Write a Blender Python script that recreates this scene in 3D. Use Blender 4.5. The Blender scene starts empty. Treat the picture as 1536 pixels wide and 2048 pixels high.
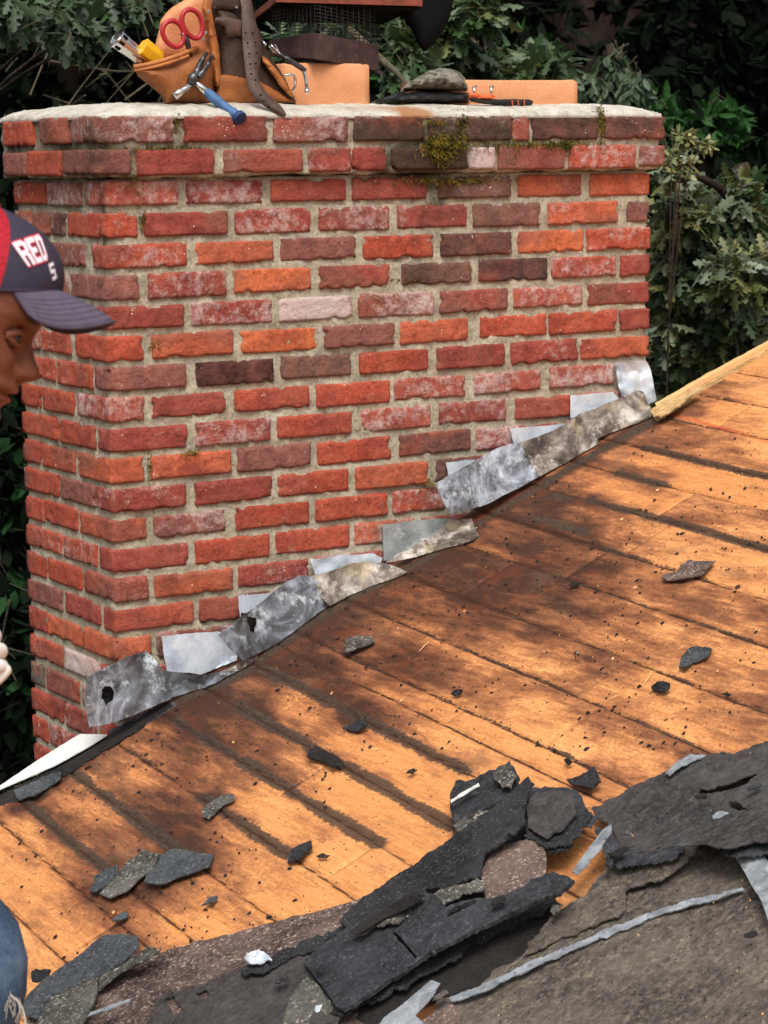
import bpy, bmesh, math, random
import numpy as np
from mathutils import Vector, Matrix
from mathutils.geometry import delaunay_2d_cdt
from mathutils.bvhtree import BVHTree
random.seed(7); rng = np.random.default_rng(7)
S = bpy.context.scene; COL = S.collection

# ------------------------------------------------ camera, world, sun, exposure
FPX, CX, CY, CZ, YAW, PIT, ROL = 4640.59, -2.1538, -4.6544, -0.0989, 0.5514, 0.1513, -0.012
RZ0, RM, CW, CD, BH = -1.3601, 0.4255, 1.5064, 0.4974, 0.0677
fw = np.array([math.sin(YAW)*math.cos(PIT), math.cos(YAW)*math.cos(PIT), -math.sin(PIT)])
r0 = np.array([math.cos(YAW), -math.sin(YAW), 0.]); u0 = np.cross(r0, fw)
RT = r0*math.cos(ROL)+u0*math.sin(ROL); UP = -r0*math.sin(ROL)+u0*math.cos(ROL)
C0 = np.array([CX, CY, CZ])
cd = bpy.data.cameras.new('camera'); cam = bpy.data.objects.new('camera', cd); COL.objects.link(cam)
cd.sensor_fit = 'HORIZONTAL'; cd.sensor_width = 36; cd.lens = 36*FPX/1536; cd.clip_start = .05; cd.clip_end = 500
cam.matrix_world = Matrix(((RT[0], UP[0], -fw[0], CX), (RT[1], UP[1], -fw[1], CY), (RT[2], UP[2], -fw[2], CZ), (0, 0, 0, 1)))
S.camera = cam
cd.dof.use_dof = True; cd.dof.focus_distance = 4.75; cd.dof.aperture_fstop = 16
W = bpy.data.worlds.new('World'); S.world = W; W.use_nodes = True
nt = W.node_tree; nt.nodes.clear()
sky = nt.nodes.new('ShaderNodeTexSky'); sky.sky_type = 'NISHITA'; sky.sun_disc = False
SUN_EL, SUN_AZ = math.radians(56), math.radians(212)
sky.sun_elevation = SUN_EL; sky.sun_rotation = SUN_AZ; sky.air_density = 1.0; sky.dust_density = 6.0; sky.ozone_density = .6
hs = nt.nodes.new('ShaderNodeHueSaturation'); hs.inputs['Saturation'].default_value = .35
bg = nt.nodes.new('ShaderNodeBackground'); bg.inputs[1].default_value = .15
wo = nt.nodes.new('ShaderNodeOutputWorld')
nt.links.new(sky.outputs[0], hs.inputs['Color']); nt.links.new(hs.outputs[0], bg.inputs[0]); nt.links.new(bg.outputs[0], wo.inputs[0])
sd = bpy.data.lights.new('sun', 'SUN'); sd.energy = 1.5; sd.angle = math.radians(24); sd.color = (1, .96, .9)
sun = bpy.data.objects.new('sun', sd); COL.objects.link(sun)
sdir = Vector((math.sin(SUN_AZ)*math.cos(SUN_EL), math.cos(SUN_AZ)*math.cos(SUN_EL), math.sin(SUN_EL)))
sun.rotation_euler = sdir.to_track_quat('Z', 'Y').to_euler(); sun.location = (0, 0, 8)
S.view_settings.view_transform = 'Standard'; S.view_settings.look = 'None'
S.view_settings.exposure = 0.2; S.view_settings.gamma = 1
S.cycles.max_bounces = 6; S.cycles.diffuse_bounces = 3

# ------------------------------------------------ pixel -> world helpers (real planes of the place)
def ray(px, py): return fw + RT*((px-768)/FPX) - UP*((py-1024)/FPX)
def at(px, py, Z): return C0 + ray(px, py)*Z
def proj(P):
    d = np.asarray(P, float)-C0; z = d@fw
    return 768+FPX*(d@RT)/z, 1024-FPX*(d@UP)/z
RN = np.array([-RM, 0, 1.])/math.sqrt(1+RM*RM)
def roofz(x): return RZ0+RM*x
def roof(px, py, h=0.):
    d = ray(px, py); o = RZ0+h*math.sqrt(1+RM*RM)
    t = (o+RM*C0[0]-C0[2])/(d[2]-RM*d[0]); return C0+t*d
def wall(px, py, yo=0.):
    d = ray(px, py); t = (-yo-C0[1])/d[1]; P = C0+t*d
    if yo >= 0 and P[2] < roofz(P[0])+.004: 
        Q = roof(px, py, .004)
        if Q[1] < 0: P = Q
    return P
def wallfree(px, py, yo=0.):
    d = ray(px, py); t = (-yo-C0[1])/d[1]; return C0+t*d
def solveX(px, z, y=0.):
    n = RT-(px-768)/FPX*fw; return ((n@C0)-n[1]*y-n[2]*z)/n[0]
def solveY(px, z, x=0.):
    n = RT-(px-768)/FPX*fw; return ((n@C0)-n[0]*x-n[2]*z)/n[1]

# ------------------------------------------------ numpy noise
def _h(ix, iy, iz, s):
    n = (ix*374761393+iy*668265263+iz*2147483647+s*1274126177) & 0xffffffff
    n = ((n ^ (n >> 13))*1274126177) & 0xffffffff; n = (n ^ (n >> 16)) & 0xffffff
    return n/float(0xffffff)*2-1
def vn(P, sc=1., s=0):
    P = np.asarray(P, float)*sc; i = np.floor(P).astype(np.int64); f = P-i; f = f*f*(3-2*f)
    o = 0
    for a in (0, 1):
        for b in (0, 1):
            for c in (0, 1):
                w = (f[..., 0] if a else 1-f[..., 0])*(f[..., 1] if b else 1-f[..., 1])*(f[..., 2] if c else 1-f[..., 2])
                o = o+w*_h(i[..., 0]+a, i[..., 1]+b, i[..., 2]+c, s)
    return o
def fbm(P, sc, s=0, n=3):
    o = 0
    for k in range(n): o = o+vn(P, sc*2**k, s+k*17)*.5**k
    return o

# ------------------------------------------------ mesh / object helpers
def tag(o, label=None, cat=None, group=None, kind=None):
    for k, v in (('label', label), ('category', cat), ('group', group), ('kind', kind)):
        if v: o[k] = v
    return o
def link(name, me, mat=None, parent=None):
    o = bpy.data.objects.new(name, me); COL.objects.link(o)
    if mat:
        for m in (mat if isinstance(mat, (list, tuple)) else [mat]): me.materials.append(m)
    if parent: o.parent = parent; o.matrix_parent_inverse = parent.matrix_world.inverted()
    return o
def mk(name, V, F, mat, parent=None, smooth=False, attrs=None):
    me = bpy.data.meshes.new(name); me.from_pydata([tuple(map(float, v)) for v in V], [], F); me.update()
    if smooth:
        me.polygons.foreach_set('use_smooth', [True]*len(me.polygons))
    if attrs:
        for k, a in attrs.items():
            a = np.asarray(a, float)
            if a.ndim == 1:
                t = me.attributes.new(k, 'FLOAT', 'POINT'); t.data.foreach_set('value', a)
            else:
                t = me.attributes.new(k, 'FLOAT_COLOR', 'POINT')
                t.data.foreach_set('color', np.concatenate([a, np.ones((len(a), 1))], 1).ravel())
    return link(name, me, mat, parent)
def empty(name, loc, **k):
    o = bpy.data.objects.new(name, None); o.location = tuple(map(float, loc)); o.empty_display_size = .05
    COL.objects.link(o); bpy.context.view_layer.update(); return tag(o, **k)
class MB:
    def __init__(s): s.V = []; s.F = []
    def add(s, V, F):
        o = len(s.V); s.V += [tuple(v) for v in V]; s.F += [tuple(i+o for i in f) for f in F]; return s
    def tube(s, P, R, seg=8, cap=True, closed=False):
        P = [np.asarray(p, float) for p in P]; n = len(P)
        if not hasattr(R, '__len__'): R = [R]*n
        V = []; F = []; pu = None
        for i in range(n):
            a = P[i-1] if (i or closed) else P[i]; b = P[(i+1) % n] if (i < n-1 or closed) else P[i]
            t = b-a; t = t/(np.linalg.norm(t)+1e-9)
            if pu is None: pu = np.cross(t, [.31, .2, .9]); 
            pu = pu-t*(pu@t); pu /= np.linalg.norm(pu)+1e-9; w = np.cross(t, pu)
            for k in range(seg):
                an = 2*math.pi*k/seg; V.append(P[i]+(pu*math.cos(an)+w*math.sin(an))*R[i])
        for i in range(n if closed else n-1):
            for k in range(seg):
                j = (i+1) % n; F.append((i*seg+k, i*seg+(k+1) % seg, j*seg+(k+1) % seg, j*seg+k))
        if cap and not closed:
            F.append(tuple(range(seg))[::-1]); F.append(tuple((n-1)*seg+k for k in range(seg)))
        return s.add(V, F)
    def box(s, c, h, ax=None):
        ax = ax if ax is not None else np.eye(3); c = np.asarray(c, float)
        V = [c+ax[0]*h[0]*a+ax[1]*h[1]*b+ax[2]*h[2]*d for a in (-1, 1) for b in (-1, 1) for d in (-1, 1)]
        return s.add(V, [(0, 1, 3, 2), (4, 6, 7, 5), (0, 4, 5, 1), (2, 3, 7, 6), (0, 2, 6, 4), (1, 5, 7, 3)])
    def build(s, name, mat, parent=None, smooth=False, bevel=0):
        o = mk(name, s.V, s.F, mat, parent, smooth)
        if bevel:
            m = o.modifiers.new('b', 'BEVEL'); m.width = bevel; m.segments = 2; m.limit_method = 'ANGLE'
        return o
def smoothline(P, n=8):
    P = [np.asarray(p, float) for p in P]; out = []
    for i in range(len(P)-1):
        a, b, c, d = P[max(i-1, 0)], P[i], P[i+1], P[min(i+2, len(P)-1)]
        for k in range(n):
            t = k/n; out.append(.5*((2*b)+(c-a)*t+(2*a-5*b+4*c-d)*t*t+(3*b-a-3*c+d)*t**3))
    out.append(P[-1]); return out
def inpoly(x, y, poly):
    c = False; j = len(poly)-1
    for i in range(len(poly)):
        xi, yi, xj, yj = poly[i][0], poly[i][1], poly[j][0], poly[j][1]
        if (yi > y) != (yj > y) and x < (xj-xi)*(y-yi)/(yj-yi)+xi: c = not c
        j = i
    return c
def edgedist(q, poly):
    P = np.array([p[:2] for p in poly], float); A = P; B = np.roll(P, -1, 0); d = B-A
    t = np.clip(((q-A)*d).sum(1)/((d*d).sum(1)+1e-9), 0, 1)
    return np.linalg.norm(A+d*t[:, None]-q, axis=1).min()
def sheet(name, pts, mat, fn=roof, d0=.004, thick=.004, jag=1.5, step=12, bump=.002, bsc=12., holes=(), puff=0, puffR=20,
          parent=None, smooth=True, seed=0, back=None, inner=False, attr=None, crease=None):
    """closed solid whose outline runs through pts; every point stands at its own offset from plane fn"""
    rs = random.Random(seed+len(pts)*131+int(pts[0][0]))
    pts = [tuple(p) if len(p) > 2 else (p[0], p[1], d0) for p in pts]
    def refine(pl, jg):
        out = []; n = len(pl)
        for i in range(n):
            a, b = pl[i], pl[(i+1) % n]; L = math.hypot(b[0]-a[0], b[1]-a[1]); k = max(1, int(L/(step*.45)))
            if L > 900: k = max(1, int(L/60))
            nx, ny = -(b[1]-a[1])/(L+1e-6), (b[0]-a[0])/(L+1e-6)
            for q in range(k):
                t = q/k; ss = (a[0]+a[1])*.7+t*L; w_ = min(1, 3*t, 3*(1-t)) if L > 15 else 1
                nn_ = fbm(np.array([[ss, i*7.1, seed+.5]]), .045, 3, 4)[0]; j = jg*(1.5*nn_*w_+rs.uniform(-.35, .35))
                out.append((a[0]+(b[0]-a[0])*t+nx*j, a[1]+(b[1]-a[1])*t+ny*j))
        return out
    B = refine(pts, jag); loops = [B]+[refine([(x, y, 0) for x, y in h], jag) for h in holes]
    co = []; ed = []
    for l in loops:
        o = len(co); co += l; ed += [(o+i, o+(i+1) % len(l)) for i in range(len(l))]
    xs = [p[0] for p in B]; ys = [p[1] for p in B]
    y = min(ys)+step*.5
    while y < max(ys):
        x = min(xs)+step*.5
        while x < max(xs):
            a, b = x+rs.uniform(-.25, .25)*step, y+rs.uniform(-.25, .25)*step
            if inpoly(a, b, B) and edgedist(np.array([a, b]), B) > step*.3: co.append((a, b))
            x += step
        y += step
    vv, ee, ff, *_ = delaunay_2d_cdt([Vector(c) for c in co], ed, [], 1, 1e-4)
    P2 = np.array([(v.x, v.y) for v in vv])
    faces = []
    for f in ff:
        c = P2[list(f)].mean(0)
        if any(inpoly(c[0], c[1], h) for h in loops[1:]): continue
        faces.append(tuple(f))
    if faces:
        a, b, c = P2[faces[0][0]], P2[faces[0][1]], P2[faces[0][2]]
    K = np.array([p[:2] for p in pts], float); D = np.array([p[2] for p in pts])
    V = []; U = []
    for q in P2:
        w = 1/(((K-q)**2).sum(1)+4)**1.2; d = (w*D).sum()/w.sum()
        if puff:
            e = min(1, edgedist(q, B)/puffR); d += puff*math.sqrt(max(0, 1-(1-e)**2))
        if crease: d += crease(q[0], q[1])
        P = fn(q[0], q[1], d)
        if bump: P = fn(q[0], q[1], d+bump*float(fbm(P[None], bsc, seed, 2)[0]))
        V.append(P); U.append(q)
    n = len(V); back_ = []
    if back is not None:
        back_ = [fn(q[0], q[1], back) for q in P2]
    else:
        nrm = RN if fn is roof else np.array([0, -1., 0]) if fn in (wall, wallfree) else -fw
        back_ = [p-nrm*thick for p in V]
    Fm = []
    cnt = {}
    for f in faces:
        for i in range(len(f)):
            e = (f[i], f[(i+1) % len(f)]); cnt[tuple(sorted(e))] = cnt.get(tuple(sorted(e)), [])+[e]
    # orient to camera
    f = faces[0]; nn = np.cross(V[f[1]]-V[f[0]], V[f[2]]-V[f[0]]); flip = nn@(C0-V[f[0]]) < 0
    for f in faces:
        Fm.append(f[::-1] if flip else f); Fm.append(tuple(i+n for i in (f if flip else f[::-1])))
    for k, e in cnt.items():
        if len(e) == 1:
            a, b = e[0]; Fm.append((a, b, b+n, a+n) if flip else (b, a, a+n, b+n))
    V = np.array(list(V)+back_)
    used = sorted({i for f in Fm for i in f}); mp = {a: i for i, a in enumerate(used)}
    at_ = None
    o = mk(name, V[used], [tuple(mp[i] for i in f) for f in Fm], mat, parent, False, at_)
    if smooth:
        o.data.polygons.foreach_set('use_smooth', [True]*len(o.data.polygons)); o.data.set_sharp_from_angle(angle=math.radians(40))
    return o

# ------------------------------------------------ materials
def srgb(r, g, b): return tuple(((c/255)/12.92 if c/255 <= .04045 else ((c/255+.055)/1.055)**2.4) for c in (r, g, b))
class Mat:
    def __init__(s, name, rough=.8, spec=.3, metal=0):
        s.m = bpy.data.materials.new(name); s.m.use_nodes = True; s.t = s.m.node_tree; s.b = s.t.nodes['Principled BSDF']
        s.b.inputs['Roughness'].default_value = rough; s.b.inputs['Specular IOR Level'].default_value = spec; s.b.inputs['Metallic'].default_value = metal
        s.tc = s.t.nodes.new('ShaderNodeTexCoord')
    def n(s, t, **k):
        x = s.t.nodes.new(t)
        for a, b in k.items(): setattr(x, a, b)
        return x
    def L(s, a, b): s.t.links.new(a, b)
    def mapping(s, scale=(1, 1, 1), rot=(0, 0, 0)):
        m = s.n('ShaderNodeMapping'); m.inputs['Scale'].default_value = scale; m.inputs['Rotation'].default_value = rot
        s.L(s.tc.outputs['Object'], m.inputs[0]); return m.outputs[0]
    def noise(s, scale, det=5, rough=.6, vec=None, dist=0):
        x = s.n('ShaderNodeTexNoise'); x.inputs['Scale'].default_value = scale; x.inputs['Detail'].default_value = det
        x.inputs['Roughness'].default_value = rough; x.inputs['Distortion'].default_value = dist
        s.L(vec if vec is not None else s.tc.outputs['Object'], x.inputs['Vector']); return x.outputs['Fac']
    def voro(s, scale, out='Distance', vec=None):
        x = s.n('ShaderNodeTexVoronoi'); x.inputs['Scale'].default_value = scale
        s.L(vec if vec is not None else s.tc.outputs['Object'], x.inputs['Vector']); return x.outputs[out]
    def ramp(s, f, stops):
        x = s.n('ShaderNodeValToRGB'); e = x.color_ramp.elements
        while len(e) < len(stops): e.new(.5)
        for i, (p, c) in enumerate(stops):
            e[i].position = p; e[i].color = (*(c if hasattr(c, '__len__') else (c,)*3), 1)
        s.L(f, x.inputs[0]); return x.outputs[0]
    def mix(s, f, a, b, mode='MIX'):
        x = s.n('ShaderNodeMix', data_type='RGBA', blend_type=mode)
        for v, i in ((f, 0), (a, 6), (b, 7)):
            if hasattr(v, 'links'): s.L(v, x.inputs[i])
            elif hasattr(v, '__len__'): x.inputs[i].default_value = (*v, 1)
            else: x.inputs[i].default_value = v if i == 0 else (v, v, v, 1)
        return x.outputs[2]
    def math(s, op, a, b=0., c=0.):
        x = s.n('ShaderNodeMath', operation=op)
        for i, v in enumerate((a, b, c)):
            if hasattr(v, 'links'): s.L(v, x.inputs[i])
            else: x.inputs[i].default_value = v
        return x.outputs[0]
    def attr(s, name, out='Color'):
        x = s.n('ShaderNodeAttribute', attribute_name=name); return x.outputs[out]
    def col(s, c):
        if hasattr(c, 'links'): s.L(c, s.b.inputs['Base Color'])
        else: s.b.inputs['Base Color'].default_value = (*c, 1)
        return s
    def bump(s, f, dist=.002, st=1.):
        x = s.n('ShaderNodeBump'); x.inputs['Distance'].default_value = dist; x.inputs['Strength'].default_value = st
        s.L(f, x.inputs['Height']); s.L(x.outputs[0], s.b.inputs['Normal']); return s
    def rough(s, f): s.L(f, s.b.inputs['Roughness']); return s

def simple(name, c, rough=.6, spec=.4, metal=0, var=.35, sc=40, bump=.0006):
    m = Mat(name, rough, spec, metal); n = m.noise(sc)
    m.col(m.mix(m.ramp(n, [(.3, 0), (.7, 1)]), tuple(x*(1-var) for x in c), tuple(min(1, x*(1+var)) for x in c)))
    if bump: m.bump(m.noise(sc*4), bump)
    return m.m

# brick
m = Mat('brick_clay', .88, .22); bc = m.attr('bcol'); bw = m.attr('bw', 'Fac'); bd = m.attr('bd', 'Fac')
v1 = m.noise(24, 6, .65); c = m.mix(m.ramp(v1, [(.3, .0), (.72, .75)]), bc, m.mix(1., bc, (1.25, 1.2, 1.15), 'MULTIPLY'))
c = m.mix(m.ramp(m.noise(17, 7, .75), [(.46, 0), (.58, .7)]), c, m.mix(1., bc, (.62, .6, .66), 'MULTIPLY'))
c = m.mix(m.ramp(m.noise(110, 5, .8), [(.5, 0), (.66, .75)]), c, m.mix(1., bc, (.4, .4, .42), 'MULTIPLY'))
c = m.mix(m.ramp(m.noise(26, 7, .8), [(.5, 0), (.66, .5)]), c, m.mix(1., bc, (1.5, 1.7, 1.75), 'MULTIPLY'))
c = m.mix(m.ramp(m.noise(12, 8, .8), [(.46, 0), (.66, .3)]), c, srgb(204, 134, 104))
wv = m.math('ADD', m.math('MULTIPLY', m.noise(38, 8, .8), 1.), m.math('MULTIPLY', bw, .42))
c = m.mix(m.ramp(wv, [(.6, 0), (.8, .85)]), c, srgb(225, 205, 198))
sp = m.voro(120); sr = m.voro(120, 'Color'); 
c = m.mix(m.math('MULTIPLY', m.math('LESS_THAN', sp, .2), m.math('GREATER_THAN', m.noise(22, 3, .6), .63)), c, srgb(238, 225, 212))
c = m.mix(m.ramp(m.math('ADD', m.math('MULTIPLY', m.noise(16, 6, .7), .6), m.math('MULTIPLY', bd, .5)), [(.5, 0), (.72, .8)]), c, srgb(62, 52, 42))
pit = m.ramp(m.voro(55), [(.0, 0), (.16, 1)]); pitn = m.ramp(m.noise(30), [(.55, 1), (.6, 0)])
c = m.mix(m.math('MULTIPLY', m.math('SUBTRACT', 1., pit), m.ramp(m.noise(34, 3), [(.58, 0), (.66, .75)])), c, srgb(60, 25, 22))
m.col(c); m.bump(m.math('ADD', m.noise(110, 6, .8), m.math('MULTIPLY', m.noise(38, 6, .7), 1.6)), .007, 1.); M_BRICK = m.m
# mortar
m = Mat('mortar', .95, .15); n1 = m.noise(14, 6); bd = m.attr('bd', 'Fac')
c = m.ramp(n1, [(.3, srgb(168, 158, 136)), (.5, srgb(204, 194, 170)), (.72, srgb(224, 216, 194))])
c = m.mix(m.ramp(m.noise(120, 5, .8), [(.47, 0), (.66, .7)]), c, srgb(104, 92, 74))
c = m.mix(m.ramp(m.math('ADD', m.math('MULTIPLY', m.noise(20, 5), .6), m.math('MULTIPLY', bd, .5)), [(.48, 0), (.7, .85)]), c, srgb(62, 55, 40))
c = m.mix(m.ramp(m.noise(9, 5, .7), [(.6, 0), (.75, .5)]), c, srgb(110, 90, 60))
m.col(c); m.bump(m.noise(110, 6, .8), .008); M_MORTAR = m.m
# crown
m = Mat('crown_cement', .9, .2)
c = m.ramp(m.noise(22, 6, .7), [(.3, srgb(164, 157, 142)), (.5, srgb(204, 198, 184)), (.7, srgb(224, 219, 208))])
c = m.mix(m.ramp(m.noise(350, 3), [(.5, 0), (.72, .6)]), c, srgb(120, 112, 98))
c = m.mix(m.ramp(m.attr('st', 'Fac'), [(.2, 0), (.8, .85)]), c, srgb(165, 110, 60)); m.col(c); m.bump(m.noise(120, 6, .7), .006); M_CROWN = m.m
# deck
m = Mat('roof_boards', .82, .25)
br = m.attr('brown', 'Fac'); dk = m.attr('tar', 'Fac'); rd = m.attr('red', 'Fac'); jt = m.attr('joint', 'Fac'); bv = m.attr('board', 'Fac')  # tar also carries the shade painted below the flashings
rz_ = (0, 0, math.radians(-3.7)); mp = m.mapping((34, 2.4, 34), rz_); grain = m.noise(3.2, 8, .68, mp, 1.6); gr2 = m.noise(5.5, 7, .75, mp, .8)
fine = m.noise(120, 6, .8); med = m.noise(34, 8, .8, m.mapping((1, .22, 1), rz_), .4); lo = m.noise(9, 6, .75, m.mapping((1, .22, 1), rz_), .5)
wd = m.ramp(grain, [(.3, srgb(172, 106, 56)), (.44, srgb(216, 144, 84)), (.57, srgb(238, 172, 108)), (.7, srgb(192, 122, 68))])
wd = m.mix(m.ramp(fine, [(.44, 0), (.6, .6)]), wd, srgb(190, 112, 52))
wd = m.mix(.3, wd, m.mix(bv, srgb(184, 116, 66), srgb(242, 182, 122)))
s1 = m.math('ADD', br, m.math('ADD', m.math('MULTIPLY', m.math('SUBTRACT', med, .5), 1.1), m.math('MULTIPLY', m.math('SUBTRACT', lo, .5), .8)))
s1 = m.math('ADD', s1, m.math('MULTIPLY', m.math('SUBTRACT', gr2, .5), 1.2)); s1 = m.math('ADD', s1, m.math('MULTIPLY', m.math('SUBTRACT', fine, .5), .8))
wd = m.mix(m.ramp(s1, [(.1, 0), (.34, .75), (.5, 1)]), wd, m.mix(m.ramp(gr2, [(.35, 0), (.62, 1)]), srgb(140, 86, 52), srgb(190, 126, 80)))
wd = m.mix(m.ramp(s1, [(.36, 0), (.66, .9)]), wd, m.mix(m.ramp(gr2, [(.35, 0), (.62, 1)]), srgb(84, 52, 36), srgb(130, 82, 56)))
wd = m.mix(m.ramp(s1, [(.66, 0), (.95, .9)]), wd, srgb(56, 36, 28))
wd = m.mix(m.ramp(m.math('MULTIPLY', m.ramp(m.noise(9, 7, .75), [(.5, 0), (.6, 1)]), br), [(.3, 0), (.7, .16)]), wd, srgb(150, 70, 38))
gy = m.ramp(m.noise(5.5, 6, .7, m.mapping((1, .6, 1))), [(.56, 0), (.68, .35)]); wd = m.mix(gy, wd, srgb(120, 98, 72))
t1 = m.math('ADD', dk, m.math('MULTIPLY', m.math('SUBTRACT', m.noise(75, 7, .8), .5), 1.5))
wd = m.mix(m.ramp(t1, [(.38, 0), (.52, .9)]), wd, m.mix(m.ramp(fine, [(.4, 0), (.6, 1)]), srgb(40, 33, 30), srgb(84, 72, 60)))
t2 = m.math('ADD', jt, m.math('MULTIPLY', m.math('SUBTRACT', m.noise(20, 4), .5), 1.1))
wd = m.mix(m.ramp(t2, [(.6, 0), (.85, .9)]), wd, srgb(58, 34, 22))
wd = m.mix(m.math('MULTIPLY', rd, m.ramp(fine, [(.35, .2), (.6, 1)])), wd, srgb(190, 45, 30))
wd = m.mix(m.math('MULTIPLY', m.math('LESS_THAN', m.voro(48), .11), m.math('GREATER_THAN', m.noise(8, 3), .47)), wd, srgb(66, 46, 34))
wd = m.mix(m.math('MULTIPLY', m.ramp(m.noise(110, 4, .8), [(.56, 0), (.64, .55)]), m.ramp(lo, [(.4, 0), (.6, 1)])), wd, srgb(120, 76, 44))
m.col(wd); m.bump(m.math('SUBTRACT', m.math('ADD', m.math('MULTIPLY', grain, .5), m.math('MULTIPLY', fine, .6)), m.math('MULTIPLY', jt, 2.0)), .003, .8)
m.rough(m.ramp(s1, [(.2, .85), (.8, .6)])); M_DECK = m.m
# shingle family
def shingle(name, lo, hi, spk=None, scale=150, amount=.2, felt=False, pale=None):
    m = Mat(name, .92, .25); f = m.noise(scale, 4, .75); big = m.noise(7, 5, .6)
    c = m.ramp(f, [(.36, tuple(x*.7 for x in lo)), (.5, lo), (.64, hi)])
    c = m.mix(m.ramp(big, [(.4, 0), (.65, .5)]), c, tuple(x*1.5 for x in hi))
    c = m.mix(m.ramp(m.noise(38, 8, .8, dist=.8), [(.5, 0), (.62, .4)]), c, tuple(x*1.45 for x in hi))
    c = m.mix(m.ramp(m.noise(26, 8, .8), [(.55, 0), (.66, .7)]), c, tuple(x*.5 for x in lo))
    if felt:
        st = m.noise(5, 7, .75, m.mapping((2.5, 14, 14), (0, 0, math.radians(35)))); c = m.mix(m.ramp(st, [(.5, 0), (.7, .6)]), c, tuple(x*2. for x in hi))
    if spk is not None:
        c = m.mix(m.math('MULTIPLY', m.math('LESS_THAN', m.voro(scale*1.1), .36), m.ramp(m.noise(60, 4, .7), [(.45, 0), (.6, amount)])), c, spk)
    if pale is not None:
        c = m.mix(m.ramp(m.noise(30, 9, .85, m.mapping((1, 2.6, 2.6), (0, 0, math.radians(35)))), [(.56, 0), (.64, .8)]), c, pale)
    m.col(c); m.bump(m.math('ADD', f, m.math('MULTIPLY', m.noise(30, 5), 1.5)), .003, .9); return m.m
M_SH_BLK = shingle('black_granule_shingle', srgb(28, 28, 30), srgb(50, 50, 53), srgb(150, 150, 150))
M_SH_GRY = shingle('slate_grey_shingle', srgb(48, 51, 54), srgb(78, 82, 85), srgb(170, 170, 170), amount=.3)
M_SH_BRN = shingle('brown_gravel_shingle', srgb(62, 50, 46), srgb(116, 98, 90), srgb(205, 185, 170), scale=125, amount=.55)
M_SH_TAN = shingle('grey_gravel_shingle', srgb(58, 56, 52), srgb(100, 97, 90), srgb(200, 195, 180), scale=125, amount=.45)
M_FELT = shingle('brown_felt', srgb(62, 56, 52), srgb(96, 88, 80), srgb(170, 150, 120), scale=90, amount=.25, felt=True, pale=srgb(150, 138, 118))
M_FELTD = shingle('dark_felt', srgb(48, 45, 45), srgb(72, 68, 67), None, scale=110, felt=True)
M_ROLL = shingle('black_felt', srgb(34, 35, 38), srgb(56, 58, 62), srgb(140, 140, 140), scale=110, amount=.2, felt=True)
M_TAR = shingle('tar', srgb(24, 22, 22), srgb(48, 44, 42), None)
# metals
def metal(name, stops, rough=.5, met=.6, sc=9, dirt=None, stain=None):
    m = Mat(name, rough, .5, met); n = m.noise(sc, 7, .68, dist=.6); c = m.ramp(n, stops)
    c = m.mix(m.ramp(m.noise(120, 5), [(.5, 0), (.75, .3)]), c, tuple(x*.5 for x in stops[0][1]))
    c = m.mix(m.ramp(m.noise(sc*2.3, 8, .8), [(.53, 0), (.62, .6)]), c, tuple(min(.8, x*1.25) for x in stops[-1][1])) if sc > 8 else c
    if dirt is not None: c = m.mix(m.ramp(m.noise(sc*3.1, 7, .8), [(.57, 0), (.66, .75)]), c, tuple(x*.3 for x in dirt))
    if dirt is not None: c = m.mix(m.ramp(m.noise(sc*1.6, 8, .75), [(.54, 0), (.68, .8)]), c, dirt)
    if stain is not None: c = m.mix(m.ramp(m.noise(sc*.8, 6, .7, m.mapping((2, 2, 1))), [(.55, 0), (.68, .8)]), c, stain)
    m.col(c); m.bump(m.noise(60, 5), .0012); return m.m
M_ALU = metal('bright_metal', [(.3, srgb(168, 180, 194)), (.5, srgb(206, 215, 225)), (.7, srgb(222, 227, 233))], .42, .12, 14)
M_ALU2 = metal('dull_metal', [(.3, srgb(120, 124, 122)), (.5, srgb(158, 162, 160)), (.7, srgb(190, 192, 188))], .55, .3, 14)
M_LEAD = metal('lead', [(.38, srgb(58, 56, 56)), (.46, srgb(96, 98, 103)), (.54, srgb(142, 148, 158)), (.62, srgb(196, 205, 216))], .5, .1, 8.5, dirt=srgb(84, 76, 66))
M_LEADB = metal('stained_lead', [(.38, srgb(58, 48, 42)), (.46, srgb(98, 86, 78)), (.54, srgb(146, 136, 126)), (.63, srgb(204, 198, 188))], .6, .05, 8.5, dirt=srgb(90, 66, 46), stain=srgb(178, 160, 130))
M_WHITE = metal('white_metal', [(.3, srgb(214, 214, 208)), (.6, srgb(232, 232, 228)), (.8, srgb(236, 236, 233))], .4, 0, 5)
M_STRIP = metal('painted_strip', [(.3, srgb(96, 100, 104)), (.5, srgb(134, 140, 146)), (.7, srgb(168, 174, 178))], .6, .1, 22, dirt=srgb(80, 74, 66))
M_CHROME = metal('chrome', [(.3, (.6, .6, .6)), (.6, (.75, .75, .75)), (.8, (.85, .85, .85))], .16, 1., 6)
M_STEEL = metal('dark_steel', [(.3, (.06, .06, .065)), (.6, (.1, .1, .11)), (.8, (.16, .16, .17))], .35, .8, 20)
M_RUST = metal('rusted_sheet', [(.3, srgb(48, 34, 34)), (.5, srgb(66, 46, 45)), (.75, srgb(92, 64, 58))], .8, .1, 18)
M_REDRUST = simple('red_rust', srgb(128, 66, 48))
M_CLAY = Mat('flue_clay', .85, .25); mm = M_CLAY
c = mm.ramp(mm.noise(7, 6, .65), [(.35, srgb(206, 140, 96)), (.5, srgb(214, 150, 106)), (.65, srgb(222, 164, 122))])
c = mm.mix(mm.ramp(mm.noise(200, 4), [(.5, 0), (.75, .4)]), c, srgb(150, 100, 64))
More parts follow.
